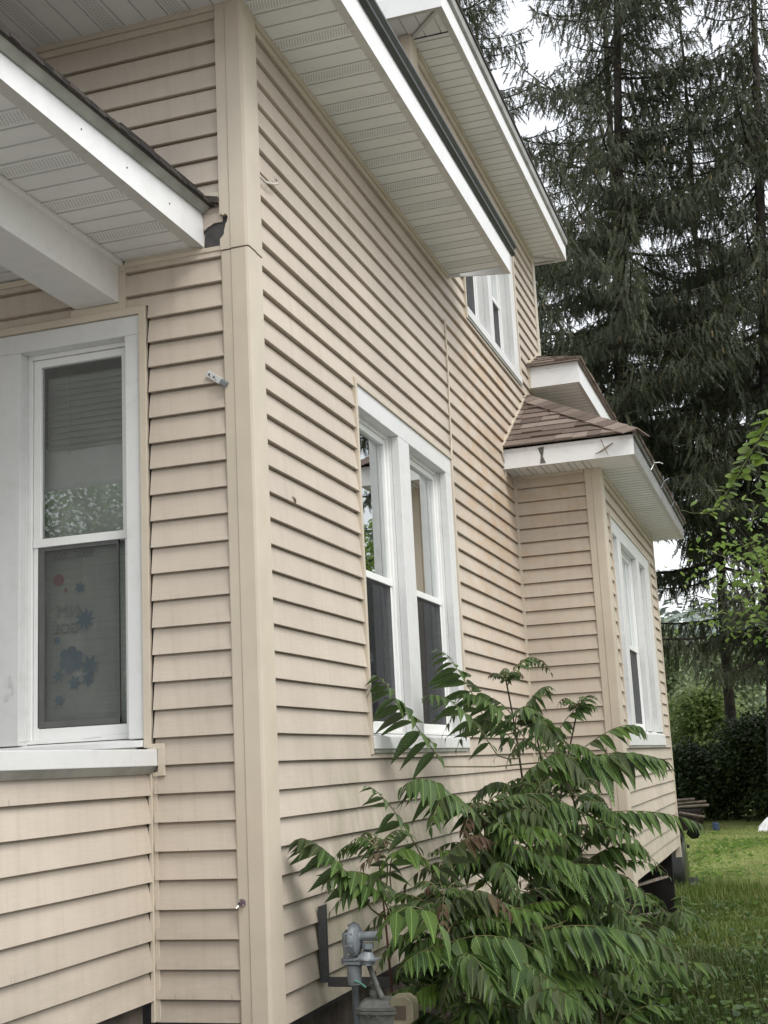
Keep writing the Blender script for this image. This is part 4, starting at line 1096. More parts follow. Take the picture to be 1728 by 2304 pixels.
# ================================================================== CAR (seen nearly end on past the bay)
def car():
    c = empty('parked_car', (0, 0, 0), 'dark parked car half hidden behind the bay, its mirror and step showing', 'car')
    W, L = .88, 4.5
    # local frame: +Y towards the front, origin at the rear centre on the ground
    secs = [(0.0, .80, .35, .95, .93, .55), (.12, .84, .28, .98, 1.42, .60), (.7, .87, .25, .98, 1.62, .64), (1.6, .885, .24, .97, 1.66, .66), (2.6, .885, .24, .96, 1.60, .64), (3.25, .88, .24, .95, .99, .62), (4.1, .85, .26, .88, .90, .58), (4.5, .76, .34, .74, .76, .5)]
    mb = MB(); n = len(secs)
    def ring(y, w, zb, zs, zt, wt):
        return [(-w * .92, y, zb), (-w, y, zb + .14), (-w - .015, y, (zb + zs) / 2), (-w * .98, y, zs), (-wt, y, zt - .06), (-wt * .86, y, zt), (wt * .86, y, zt), (wt, y, zt - .06), (w * .98, y, zs), (w + .015, y, (zb + zs) / 2), (w, y, zb + .14), (w * .92, y, zb)]
    rs = [ring(*s) for s in secs]; k = len(rs[0])
    for r_ in rs: mb.v += r_
    for i in range(n - 1):
        for j in range(k):
            q = (j + 1) % k; mb.f.append([i * k + j, i * k + q, (i + 1) * k + q, (i + 1) * k + j]); mb.mi.append(0)
    mb.f.append(list(range(k))); mb.mi.append(0); mb.f.append(list(range((n - 1) * k, n * k))[::-1]); mb.mi.append(0)
    parts = [('body', mb, M_carp, True)]
    for sx in (-1, 1):
        g_ = MB(); g_.hexa([(sx * .868, .5, 1.02), (sx * .868, 2.9, 1.0), (sx * .86, 2.9, 1.0), (sx * .86, .5, 1.02), (sx * .69, .75, 1.53), (sx * .69, 2.45, 1.53), (sx * .66, 2.45, 1.53), (sx * .66, .75, 1.53)]); parts.append(('side_glass', g_, M_cglass, False))
        mi_ = MB(); mi_.prism([(sx * .90, 2.92, .98), (sx * .94, 2.92, 1.055), (sx * 1.01, 2.92, 1.075), (sx * 1.065, 2.92, 1.05), (sx * 1.085, 2.92, .965), (sx * 1.06, 2.92, .915), (sx * .97, 2.92, .905)], (0, .11, 0)); parts.append(('side_mirror', mi_, M_carp, False))
        mg = MB(); mg.prism([(sx * .925, 2.915, .975), (sx * .95, 2.915, 1.04), (sx * 1.01, 2.915, 1.055), (sx * 1.05, 2.915, 1.035), (sx * 1.065, 2.915, .965), (sx * 1.045, 2.915, .93), (sx * .975, 2.915, .922)], (0, .004, 0)); parts.append(('mirror_glass', mg, M_cglass, False))
        dh = MB(); dh.box((sx * .888, 1.9, .86), (sx * .925, 2.06, .895)); parts.append(('door_handle', dh, M_dark, False))
        st = MB(); st.prism([(sx * .80, 1.2, .42), (sx * .90, 1.2, .445), (sx * .99, 1.2, .44), (sx * 1.01, 1.2, .425), (sx * .985, 1.2, .40), (sx * .93, 1.2, .385), (sx * .87, 1.2, .37)], (0, 1.2, 0)); parts.append(('running_board', st, M_dark, False))
        sc = MB(); sc.box((sx * .90, 1.19, .4465), (sx * .995, 1.55, .456)); parts.append(('step_trim', sc, M_chrome, False))
        for yy in (.85, 3.65):
            wh = MB(); wh.tube([(sx * .66, yy, .34), (sx * .86, yy, .34)], .34, 24); parts.append(('wheel', wh, M_dark, False))
        tl = MB(); tl.box((sx * .52, -.012, .72), (sx * .66, .02, .92)); parts.append(('tail_light', tl, M_redlens, False))
    bp = MB(); bp.box((-.72, -.06, .36), (.72, .05, .52)); parts.append(('bumper', bp, M_dark, False))
    rg2 = MB(); rg2.hexa([(-.6, -.002, .98), (.6, -.002, .98), (.6, .02, .98), (-.6, .02, .98), (-.5, .11, 1.38), (.5, .11, 1.38), (.5, .13, 1.38), (-.5, .13, 1.38)]); parts.append(('rear_glass', rg2, M_cglass, False))
    for nm, b_, m_, sm in parts: b_.build(nm, m_, c, smooth=sm, recalc=True, bevel=.012 if nm in ('bumper', 'side_mirror', 'running_board') else 0)
    c.location = (-.465, 11.5, -1.245); c.rotation_euler = (0, 0, R(5.2))
    return c
car()

# ================================================================== far end of the lawn
wc = empty('lumber_pile', (-1.6, 30.5, -1.1), 'low heap of grey boards over dark timber at the far edge of the lawn', 'lumber pile')
rl = random.Random(4)
w = MB(); w.box((-2.6, 30.2, -1.15), (-.9, 31.6, -.66)); w.build('timber_base', M_brownwood, wc, bevel=.02)
for a_, b_ in (((-2.7, 30.0, -.40), (-.95, 30.2, -.36)), ((-2.8, 30.1, -.58), (-.60, 30.1, -.52)), ((-1.35, 29.95, -.68), (-.72, 29.9, -.80)), ((-2.2, 30.0, -.50), (-.7, 30.5, -.44))):
    w = MB(); w.tube([a_, b_], .035, 4); w.build('board', M_wood, wc)
bn = empty('blue_drum', (-.47, 29.9, -1.12), 'small blue plastic drum at the right end of the lumber heap', 'drum')
w = MB(); w.tube([(-.47, 29.9, -1.14), (-.47, 29.9, -1.12), (-.47, 29.9, -.97), (-.47, 29.9, -.94)], [.075, .085, .085, .06], 14); w.build('shell', M_blue, bn)
w = MB(); w.tube([(-.47, 29.9, -.942), (-.47, 29.9, -.925)], .04, 10); w.build('cap', M_dark, bn)
tp = MB(); rt = random.Random(6)
hv = {}
for i in range(15):
    for j in range(13):
        x = .62 + i * .10; y = 28.2 + j * .12; r_ = math.hypot((i - 8) / 8, (j - 6) / 7)
        hv[i, j] = (x + rt.uniform(-.03, .03), y, gz(x, y) + max(0, .72 * (1 - r_ * .95)) + rt.uniform(0, .10) * (r_ < 1.1))
for i in range(14):
    for j in range(12): tp.face([hv[i, j], hv[i + 1, j], hv[i + 1, j + 1], hv[i, j + 1]])
tag(tp.build('crumpled_tarp', M_tarp), 'crumpled white tarp over a heap at the right edge of the far lawn', 'tarp')
# ================================================================== SAPLINGS (compound leaves)
LEAVES=[([0.264,0.383,0.359],[0.161,0.255,0.564],[0.074,0.16,0.632],11,0.12,'o'),([0.243,1.607,0.859],[0.121,1.378,1.139],[0.064,1.198,1.276],11,0.17,'g'),([0.328,2.243,1.014],[0.251,2.056,1.284],[0.176,1.895,1.432],10,0.15,'g'),([0.324,0.972,0.441],[0.249,0.791,0.686],[0.187,0.64,0.803],9,0.1,'g'),([0.51,2.2,0.982],[0.381,2.015,1.163],[0.273,1.866,1.204],10,0.13,'g'),([0.488,2.174,1.072],[0.598,2.129,1.198],[0.674,2.094,1.225],8,0.09,'g'),([0.417,1.974,0.899],[0.294,1.726,1.138],[0.195,1.524,1.191],9,0.12,'g'),([0.578,2.347,0.888],[0.744,2.354,1.106],[0.855,2.386,1.118],8,0.11,'g'),([0.653,2.28,0.807],[0.951,2.28,1.003],[1.109,2.281,0.976],10,0.13,'g'),([0.607,2.051,0.814],[0.953,2.038,0.883],[1.22,2.025,0.834],13,0.21,'g'),([0.792,1.834,0.595],[1.118,1.879,0.611],[1.389,1.936,0.53],13,0.13,'g'),([0.784,1.773,0.358],[0.999,1.764,0.472],[1.127,1.757,0.44],9,0.14,'g'),([0.604,1.514,0.309],[0.915,1.484,0.41],[1.176,1.496,0.226],12,0.2,'g'),([0.734,0.938,0.195],[1.023,0.916,0.22],[1.289,0.911,0.128],12,0.16,'g'),([0.456,0.425,0.187],[0.706,0.381,0.261],[0.944,0.367,0.171],12,0.16,'g'),([0.598,1.251,0.539],[0.723,1.226,0.592],[0.861,1.228,0.533],8,0.1,'y'),([0.525,0.638,0.293],[0.715,0.582,0.338],[0.928,0.551,0.291],9,0.12,'y'),([0.846,0.258,0.035],[0.961,0.171,0.115],[1.084,0.116,0.049],9,0.14,'g'),([0.461,1.191,0.621],[0.375,0.967,0.8],[0.286,0.781,0.791],9,0.15,'g'),([0.522,1.103,0.624],[0.449,0.895,0.745],[0.409,0.745,0.63],8,0.13,'g'),([0.395,0.683,0.398],[0.542,0.64,0.565],[0.655,0.618,0.588],11,0.12,'r'),([0.326,0.442,0.424],[0.389,0.378,0.572],[0.55,0.395,0.472],9,0.12,'y'),([0.312,0.434,0.441],[0.325,0.36,0.559],[0.241,0.292,0.504],7,0.08,'r'),([0.619,1.923,0.932],[0.682,1.811,1.054],[0.763,1.765,0.884],10,0.12,'o'),([0.491,2.082,1.004],[0.568,1.974,1.129],[0.738,1.949,0.989],10,0.12,'g'),([0.572,1.729,0.77],[0.782,1.664,0.884],[0.917,1.634,0.719],11,0.15,'o'),([0.328,0.385,0.445],[0.234,0.263,0.506],[0.164,0.168,0.47],8,0.11,'g'),([0.348,0.36,0.337],[0.284,0.261,0.458],[0.176,0.192,0.375],8,0.1,'g'),([0.579,1.445,0.603],[0.76,1.376,0.696],[0.969,1.355,0.595],11,0.14,'g'),([0.547,1.262,0.41],[0.757,1.206,0.482],[0.961,1.181,0.39],12,0.15,'g'),([0.446,1.12,0.425],[0.607,1.041,0.535],[0.796,1.005,0.479],12,0.14,'g'),([0.584,0.23,0.29],[0.52,0.081,0.398],[0.443,-0.038,0.341],4,0.16,'y'),([0.731,0.401,0.204],[0.879,0.296,0.16],[1.041,0.207,0.06],11,0.14,'g'),([0.765,1.296,0.057],[0.935,1.222,0.155],[1.126,1.204,0.017],12,0.13,'g'),([0.585,0.256,0.166],[0.547,0.121,0.246],[0.485,0.003,0.206],9,0.11,'g'),([0.585,0.256,0.166],[0.691,0.171,0.223],[0.787,0.122,0.087],10,0.13,'g')]
def frame(d, up):
    d = d.normalized(); s_ = d.cross(up)
    if s_.length < 1e-4: s_ = d.cross(Vector((1, 0, 0)))
    s_.normalize(); return d, s_, s_.cross(d)
# leaflet template: along +y (0..1), half width x, droops in -z; folded on the midrib
LV = []; LU = []
prof = [(0, .03), (.10, .62), (.26, 1.0), (.46, .92), (.66, .62), (.84, .28), (1.0, .015)]
for yv, wv in prof:
    z = -.22 * yv * yv
    LV += [(-wv * .5, yv, z + .10 * wv * .5), (0, yv, z), (wv * .5, yv, z + .10 * wv * .5)]
    LU += [(.5 - wv * .5, yv), (.5, yv), (.5 + wv * .5, yv)]
LF = []
for i in range(len(prof) - 1):
    for j in range(2):
        a = i * 3 + j; LF.append((a, a + 1, a + 4, a + 3))
def mat4(o, x, y, z, sx, sy, sz):
    M = np.eye(4); M[:3, 0] = np.array(x) * sx; M[:3, 1] = np.array(y) * sy; M[:3, 2] = np.array(z) * sz; M[:3, 3] = o; return M
KM = {'g': 0, 'y': 1, 'o': 2, 'r': 3}
def compound(b, m, t, n, ll, kind, rng, T, MI, stems, droop=.62):
    b, m, t = Vector(b), Vector(m), Vector(t)
    c = m * 2 - (b + t) * .5
    lsc = rng.uniform(.85, 1.15); droop *= rng.uniform(.7, 1.2)
    B = lambda u: b * (1 - u) ** 2 + c * 2 * u * (1 - u) + t * u * u
    D = lambda u: ((c - b) * (1 - u) + (t - c) * u)
    stems.append(([B(u / 8) for u in range(9)], [.0032 - .0024 * u / 8 for u in range(9)]))
    for i in range(n + 1):
        u = .10 + .90 * i / n
        p = B(u); d = D(u).normalized()
        d, s_, up = frame(d, Vector((0, 0, 1)))
        size = lsc * ll * (1.0 - .65 * max(0, (u - .45) / .55) ** 1.3) * (.85 + .3 * min(1, u * 3) * rng.uniform(.85, 1.05))
        for sd_ in ((-1, 1) if i < n else (0,)):
            if rng.random() < .03: continue
            dr = droop * rng.uniform(.45, 1.35)
            dirv = (s_ * sd_ * .62 + d * (.35 + .4 * u) + Vector((0, 0, -1)) * dr) if sd_ else (d + Vector((0, 0, -.5)))
            dirv.normalize()
            nrm = up * .8 + s_ * sd_ * .5 + d * .25 + Vector((rng.uniform(-.25, .25), rng.uniform(-.25, .25), rng.uniform(-.1, .1)))
            x_ = dirv.cross(nrm); x_.normalize(); z_ = x_.cross(dirv)
            sz = size * rng.uniform(.86, 1.1)
            T.append(mat4(p + s_ * sd_ * .002, x_, dirv, z_, sz * rng.uniform(.29, .38), sz, sz * rng.uniform(.5, 1.6)))
            k = KM[kind]
            if kind == 'g' and rng.random() < .06: k = 2
            if kind in 'or' and u < .6: k = 2 if kind == 'r' else 0
            if k == 0 and rng.random() < .05: k = rng.choice((1, 2))
            MI.append(k)
def sapling(label, root, top, lean, leaves, rng, nfill, stemr=.011, stem_mat=None, fill_len=(.35, .62), zmin=-.15, dirbias=None):
    s_ = empty('tree_of_heaven', tuple(root), label, 'sapling', 'tree of heaven saplings against the side wall')
    root, top, lean = Vector(root), Vector(top), Vector(lean)
    Bz = lambda u: root * (1 - u) ** 2 + lean * 2 * u * (1 - u) + top * u * u
    st = MB(); st.tube([Bz(i / 12) for i in range(13)], [stemr * (1 - .65 * i / 12) for i in range(13)], 7)
    st.build('stem', stem_mat or M_stem, s_, smooth=True)
    T, MI, ST = [], [], []
    for lf in leaves: 
        compound(*lf, rng, T, MI, ST)
        # petiole reaches back to the stem
        b = Vector(lf[0]); q = min((Bz(i / 30) for i in range(31)), key=lambda v: (v - b).length + max(0, v.z - b.z) * 2)
        ST.append(([q, (q + b) * .5 + Vector((0, 0, -.01)), b], [.004, .0036, .0032]))
    for i in range(nfill):
        u = rng.uniform(.32, .99)
        b = Bz(u)
        if b.z < zmin: continue
        an = rng.uniform(0, 2 * math.pi) if dirbias is None else dirbias + rng.gauss(0, 1.1)
        L = rng.uniform(*fill_len) * (1.0 - .35 * u)
        h = Vector((math.cos(an), math.sin(an), 0))
        mid = b + h * L * .5 + Vector((0, 0, L * rng.uniform(.15, .38)))
        t = b + h * L + Vector((0, 0, L * rng.uniform(-.25, .22)))
        if min(t.x, mid.x) < .03:
            h.x = abs(h.x); mid = b + h * L * .5 + Vector((0, 0, L * .3)); t = b + h * L
        if t.y > 4.7 and t.x < .8: continue
        if t.x > 1.1 and t.z < .5 and t.y > 2.2: continue
        compound(b, mid, t, rng.randint(8, 12), rng.uniform(.09, .15) * (1.05 - .4 * u), rng.choice('ggggggoy') if u < .93 else rng.choice('gor'), rng, T, MI, ST)
    # crown tuft of small reddish young leaves
    for k in range(7):
        an = k * 2.4 + rng.random(); L = rng.uniform(.07, .15); h = Vector((math.cos(an), math.sin(an), 0))
        compound(top, top + h * L * .5 + Vector((0, 0, L * .5)), top + h * L + Vector((0, 0, L * .25)), 6, .045, rng.choice('rog'), rng, T, MI, ST, .5)
    tiled('foliage', LV, LF, T, [M_leaf_g, M_leaf_y, M_leaf_o, M_leaf_r], s_, uv=LU, smooth=True, mat_of=MI)
    rb = MB()
    for P_, r_ in ST: rb.tube(P_, r_, 5)
    rb.build('leaf_stalks', M_rachis, s_, smooth=True)
    return s_
rs = random.Random(77)
L = LEAVES
pick = lambda *ix: [L[i] for i in ix]
sapling('tallest green sapling, its topmost tuft standing against the wall right of the side window', (.36, 2.35, -.7), (.430, 2.227, 1.27), (.52, 2.45, .3), pick(2, 4, 6, 24), rs, 14)
sapling('sapling with a reddish brown crown just left of the bay corner', (.50, 2.1, -.72), (.606, 2.013, 1.02), (.68, 2.2, .2), pick(1, 5, 23, 25), rs, 16)
sapling('leaning sapling whose long right hand leaves cross the bay corner post and window sill', (.45, 2.0, -.72), (.764, 2.363, 1.11), (.50, 2.15, .1), pick(7, 8, 9), rs, 14)
sapling('small red stemmed sapling close behind the gas meter', (.30, .52, -.65), (.275, .456, .56), (.30, .50, .1), pick(0, 21, 22, 26, 27), rs, 5, .008, M_stemr, (.22, .38))
sapling('dense middle sapling with a drooping leaf spray in front of the window sill', (.55, 1.25, -.68), (.533, 1.102, .66), (.58, 1.2, .1), pick(3, 18, 19, 20, 15), rs, 42)
sapling('rightmost sapling reaching its longest leaf past the far edge of the bay', (.85, 1.9, -.74), (.818, 1.718, .70), (.84, 1.85, .1), pick(10, 11, 12, 28, 29, 13, 33), rs, 40, zmin=-.5)
sapling('low front sapling with broad glossy leaves right of the gas meter', (.60, .62, -.66), (.511, .512, .38), (.56, .55, .0), pick(14, 16, 17, 30, 31, 32, 34, 35), rs, 44, .010, None, (.3, .5), zmin=-.6)
# low shaded suckers between the stems
T, MI, ST = [], [], []
rk = random.Random(31)
for i in range(190):
    b = Vector((rk.uniform(.15, 1.2), rk.uniform(.5, 4.7), 0)); b.z = gz(b.x, b.y) + rk.uniform(.0, .42)
    if b.x > .58 + .09 * b.y + .12 * rk.random(): continue
    an = rk.uniform(0, 6.28); Ls = rk.uniform(.3, .5); h = Vector((math.cos(an), math.sin(an), 0))
    t = b + h * Ls + Vector((0, 0, rk.uniform(0, .15)))
    if t.x < .05: continue
    compound(b, b + h * Ls * .5 + Vector((0, 0, .16)), t, 9, rk.uniform(.09, .13), 'g', rk, T, MI, ST)
su = empty('low_suckers', (.6, 2.0, -.7), 'shaded low thicket of sucker leaves at the foot of the saplings', 'undergrowth'); su['kind'] = 'stuff'
o = tiled('foliage', LV, LF, T, [M_leaf_g, M_leaf_y, M_leaf_o, M_leaf_r], su, uv=LU, smooth=True, mat_of=MI); o['kind'] = 'stuff'
rb = MB()
for P_, r_ in ST: rb.tube(P_, r_, 4)
rb.build('leaf_stalks', M_rachis, su)['kind'] = 'stuff'

# ================================================================== GRASS
def blades(name, n, region, hgt, wid, mat, label, seed, bend=.5, keep=None, npr=None):
    r_ = np.random.RandomState(seed)
    X = r_.uniform(region[0], region[1], n * 2); Y = region[2] + (region[3] - region[2]) * r_.uniform(0, 1, n * 2) ** (npr or 1)
    k = np.array([keep(x, y) if keep else True for x, y in zip(X, Y)]); X, Y = X[k][:n], Y[k][:n]; n = len(X)
    Z = np.array([gz(x, y) for x, y in zip(X, Y)])
    patch = .7 + .5 * np.sin(X * 2.3 + Y * 1.1) * np.sin(Y * 1.9 - X) 
    H = hgt(X, Y) * r_.uniform(.5, 1.25, n) * np.clip(patch, .45, 1.3); A = r_.uniform(0, 6.283, n); W = wid * r_.uniform(.6, 1.3, n)
    be = r_.uniform(.1, 1, n) * bend
    V = np.array([(-.5, 0, 0), (.5, 0, 0), (-.42, 0, .45), (.42, 0, .45), (-.25, 0, .8), (.25, 0, .8), (0, 0, 1.0)])
    F = [(0, 1, 3), (0, 3, 2), (2, 3, 5), (2, 5, 4), (4, 5, 6)]
    ca, sa = np.cos(A), np.sin(A)
    co = np.zeros((n, 7, 3))
    for j, (vx, _, vz) in enumerate(V):
        off = be * H * vz ** 2
        co[:, j, 0] = X + vx * W * ca - off * sa
        co[:, j, 1] = Y + vx * W * sa + off * ca
        co[:, j, 2] = Z + H * vz * (1 - .3 * be * vz)
    F = np.array(F); fi = (F[None] + (np.arange(n) * 7)[:, None, None]).reshape(-1); nf = 5 * n
    me = bpy.data.meshes.new(name); me.vertices.add(n * 7); me.vertices.foreach_set('co', co.ravel())
    me.loops.add(nf * 3); me.loops.foreach_set('vertex_index', fi); me.polygons.add(nf)
    me.polygons.foreach_set('loop_start', np.arange(nf) * 3); me.polygons.foreach_set('loop_total', np.full(nf, 3))
    me.materials.append(mat); me.update(calc_edges=True)
    o = bpy.data.objects.new(name, me); COL.objects.link(o)
    return tag(o, label, 'grass', kind='stuff')
def inhouse(x, y): return (x < -.02 and -.3 < y < 13.1) or (x < .6 and 4.9 < y < 8.35)
def grass_mat(name, stops, rough=.5):
    t = NT(name); p = t.pos(); g_ = t.n('NewGeometry'); isl = g_.outputs['Random Per Island']
    a = t.ramp(isl, stops)
    nz = t.noise(p, .55, 4)
    a = t.mix(t.math('MULTIPLY', t.ramp(nz, [(.45, 0), (.65, 1)]), .45), a, (.15, .135, .05))
    t.col(a); t.rough(rough, .35)
    tl = t.n('BsdfTranslucent'); t.l(a, tl.inputs['Color']); mx = t.n('MixShader'); mx.inputs[0].default_value = .42
    t.l(t.p.outputs[0], mx.inputs[1]); t.l(tl.outputs[0], mx.inputs[2]); t.l(mx.outputs[0], t.out.inputs['Surface'])
    return t.m
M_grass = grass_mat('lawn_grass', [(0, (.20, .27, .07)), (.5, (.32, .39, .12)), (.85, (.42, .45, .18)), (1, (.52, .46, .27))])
M_tall = grass_mat('tall_grass', [(0, (.028, .055, .010)), (.6, (.065, .11, .02)), (.93, (.05, .075, .018)), (1, (.13, .11, .06))])  # darker greens than the mid grass, carrying the foreground shade
wedge = lambda x, y: (not inhouse(x, y)) and (x < (2.45 if y < 10.6 else 3.05)) and (x > 1.4 - (y + 4.3) * .13 - 1.8)
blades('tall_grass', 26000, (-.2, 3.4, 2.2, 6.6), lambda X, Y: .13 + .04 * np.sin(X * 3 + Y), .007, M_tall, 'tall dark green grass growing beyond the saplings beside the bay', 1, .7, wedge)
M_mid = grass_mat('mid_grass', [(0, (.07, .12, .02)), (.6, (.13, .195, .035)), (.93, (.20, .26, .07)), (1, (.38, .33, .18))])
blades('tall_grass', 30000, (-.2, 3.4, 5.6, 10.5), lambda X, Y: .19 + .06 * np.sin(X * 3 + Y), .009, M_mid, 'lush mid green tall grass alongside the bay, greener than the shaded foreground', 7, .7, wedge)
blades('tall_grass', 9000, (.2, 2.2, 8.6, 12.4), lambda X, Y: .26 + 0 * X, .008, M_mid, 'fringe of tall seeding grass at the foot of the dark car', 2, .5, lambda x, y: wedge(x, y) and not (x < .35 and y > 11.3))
rw_ = random.Random(66)
T = []; MI = []
for i in range(2600):        # clover and plantain patches in the lawn
    cx = i // 65; rr = random.Random(cx); px_, py_ = rr.uniform(-2.5, 2.2), rr.uniform(9, 28)
    x, y = px_ + rw_.gauss(0, .35), py_ + rw_.gauss(0, .7)
    if inhouse(x, y) or x > 2.4: continue
    an = rw_.uniform(0, 6.28); d_ = Vector((math.cos(an), math.sin(an), .5)).normalized(); x_ = d_.cross(Vector((0, 0, 1))).normalized(); s_ = rw_.uniform(.04, .10)
    T.append(mat4((x, y, gz(x, y) + .03), x_, d_, x_.cross(d_), s_, s_, s_)); MI.append(rw_.choice((0, 0, 1)))
LAWN_WEEDS = (T, MI)
blades('lawn_grass', 90000, (-4.5, 3.6, 9.0, 31), lambda X, Y: .062 + 0 * X, .011, M_grass, 'sunlit yellow green lawn stretching to the hedge', 3, .8, lambda x, y: wedge(x, y) and not (-1.6 < x < .3 and 11.4 < y < 16), 1.25)
# broad low weeds and ground ivy in the foreground
r_ = np.random.RandomState(5); T = []; MI = []
WV = [(0, 0, 0), (.38, .22, .05), (.5, .6, .04), (.22, .95, -.02), (0, 1.05, -.06), (-.22, .95, -.02), (-.5, .6, .04), (-.38, .22, .05)]
WF = [(0, 1, 2, 3), (0, 3, 4, 5), (0, 5, 6, 7)]
cnt = 0
while cnt < 9000:
    x, y = r_.uniform(-.1, 3.2), r_.uniform(-.2, 8.8)
    if inhouse(x, y): continue
    d_ = .5 + .5 * math.sin(x * 4.1 + y * 2.3) * math.sin(y * 3.7 - x * 2.2)
    if r_.rand() > d_ * (1.1 if y < 6 else .5): continue
    z = gz(x, y) + r_.uniform(.01, .13 if y > 3 else .09)
    n_ = Vector((r_.uniform(-.5, .5), r_.uniform(-.7, .2), 1)).normalized(); an = r_.uniform(0, 6.28); dv = Vector((math.cos(an), math.sin(an), 0)); x_ = dv.cross(n_).normalized(); dv = n_.cross(x_)
    sz = r_.uniform(.018, .05); T.append(mat4((x, y, z), x_, dv, n_, sz, sz, sz)); MI.append(0 if r_.rand() < .8 else 1); cnt += 1
tag(tiled('ground_ivy', WV, WF, T, [M_leaf_g, M_leaf_y], mat_of=MI), 'low round leaved weeds and ivy covering the shaded soil near the house', 'weeds', kind='stuff')

tag(tiled('lawn_weeds', WV, WF, LAWN_WEEDS[0], [M_leaf_y, M_maple], mat_of=LAWN_WEEDS[1]), 'scattered patches of clover and broadleaf weeds in the lawn', 'weeds', kind='stuff')
# ================================================================== SPRUCES
rn = random.Random(12)
def spray_template(rng):
    """a hanging twig of needles about 1 long (down -z), ragged outline"""
    V, F = [], []
    n = 13
    for i in range(n):
        t_ = i / n; z = -t_
        for s_ in (-1, 1):
            a = rng.uniform(-.6, .6); w = .105 * (1 - t_ * .55) * rng.uniform(.6, 1.3)
            x, y = math.cos(a) * s_, math.sin(a)
            k = len(V)
            V += [(0, 0, z), (x * w, y * w, z - rng.uniform(.08, .16)), (x * w * .3, y * w * .3 + .010, z - .14)]
            F.append((k, k + 1, k + 2))
    k = len(V); V += [(-.012, 0, 0), (.012, 0, 0), (0, 0, -1.05)]; F.append((k, k + 1, k + 2))
    return V, F
SV, SF = spray_template(rn)
def spruce(label, base, top, seed, zlo=3.0, rad=5.2, dens=1.0, zhi=99, cones=True, trunk_r=.25, az=None, spray=.5, simple_=False):
    rng = random.Random(seed); base, top = Vector(base), Vector(top); H = (top - base).length; ax = (top - base) / H
    tr = empty('spruce_tree', tuple(base), label, 'spruce', 'tall spruces beyond the lawn')
    tk = MB(); tk.tube([base + ax * (H * i / 14) + Vector((rng.uniform(-.04, .04), rng.uniform(-.04, .04), 0)) for i in range(15)], [trunk_r * (1 - .9 * i / 14) + .02 for i in range(15)], 10)
    tk.build('trunk', M_bark, tr, smooth=True)
    lm = MB(); T = []; CT = []
    h = zlo
    while h < min(H * .985, zhi):
        f = 1 - h / H
        Lb = rad * min(1.0, f * 1.65) * (rng.uniform(.7, 1.12) if rng.random() < .68 else rng.uniform(.22, .5)) + .35
        a = rng.uniform(0, 6.283) if az is None else az + rng.gauss(0, 1.2)
        hd = Vector((math.cos(a), math.sin(a), 0)); sd_ = Vector((-hd.y, hd.x, 0))
        p0 = base + ax * h
        sag = rng.uniform(.16, .36) * (1.0 - .55 * (h / H)); lift = rng.uniform(.10, .26)
        B = lambda u: p0 + hd * (Lb * u) + Vector((0, 0, Lb * (-sag * u * 1.4 + (sag * .9 + lift) * u ** 2.4))) + sd_ * (math.sin(u * 3 + a) * .12)
        lm.tube([B(i / 7) for i in range(8)], [(.020 + .012 * Lb * .6) * (1 - .85 * i / 7) * .8 + .006 for i in range(8)], 5, cap=False)
        nlat = int(Lb * 5.0 * dens)
        for j in range(nlat):
            u = .03 + .97 * (j + rng.random()) / nlat
            p = B(u); ll = (.30 + .75 * (1 - u) * min(1, Lb / 3)) * rng.uniform(.6, 1.2)
            for s_ in (-1, 1):
                ld = (hd * .75 + sd_ * s_ * rng.uniform(.6, 1.1) + Vector((0, 0, rng.uniform(-.1, .12)))).normalized()
                e = p + ld * ll + Vector((0, 0, -ll * .12))
                if rng.random() < .5: lm.tube([p, (p + e) * .5 + Vector((0, 0, .02)), e], [.009, .006, .004], 3, cap=False)
                ns = max(2, int(ll * 8.5))
                for q in range(ns):
                    v = (q + rng.random()) / ns
                    o_ = p + (e - p) * v
                    sl_ = spray * rng.uniform(.30, 1.0) * (1.5 if rng.random() < .12 else 1)
                    an = rng.uniform(0, 6.283); tl = rng.uniform(0, .55)
                    dn = Vector((math.cos(an) * tl, math.sin(an) * tl, -1)) + ld * .35; dn.normalize()
                    x_ = dn.cross(Vector((math.sin(an), -math.cos(an), .1))).normalized(); y_ = x_.cross(dn)
                    T.append(mat4(o_, x_, y_, -dn, sl_ * 1.1, sl_ * 1.1, sl_))
                # bushy short foliage on top of the lateral
                for q in range(2):
                    o_ = p + (e - p) * rng.random(); dn = (ld + Vector((rng.uniform(-.5, .5), rng.uniform(-.5, .5), rng.uniform(-.2, .3)))).normalized()
                    x_ = dn.cross(Vector((0, 0, 1))).normalized(); y_ = x_.cross(dn); sl_ = rng.uniform(.18, .36)
                    T.append(mat4(o_, x_, y_, -dn, sl_ * 1.3, sl_ * 1.3, sl_))
            if cones and h > H * .35 and rng.random() < .10:
                CT.append(p + Vector((rng.uniform(-.2, .2), rng.uniform(-.2, .2), -.05)))
        if False: pass
        h += rng.uniform(.07, .22) / dens * (1.0 if h > 4 else .9)
    lm.build('branches', M_bark, tr)
    tiled('foliage', SV, SF, T, M_needle, tr)
    if CT:
        cm = MB()
        for c_ in CT: cm.tube([c_, c_ + Vector((0, 0, -.04)), c_ + Vector((0, 0, -.15)), c_ + Vector((0, 0, -.19))], [.008, .026, .024, .006], 5)
        cm.build('cones', M_cone, tr)['kind'] = 'stuff'
    return tr
spruce('tall dark spruce with its trunk showing, right behind the house roof', (-2.75, 30.3, -1.1), (-.55, 30.0, 28.5), 101, zlo=7.4, rad=6.6, dens=1.0)
spruce('tall dark spruce along the right edge, drooping almost to the hedge', (1.05, 31.0, -1.1), (3.1, 31.5, 26.5), 202, zlo=4.0, rad=5.6, dens=.86)
spruce('dark spruce to the right, mirrored in the side window', (7.5, 29.0, -1.1), (7.7, 29.0, 25), 303, zlo=3, rad=4.6, dens=.62, cones=False)
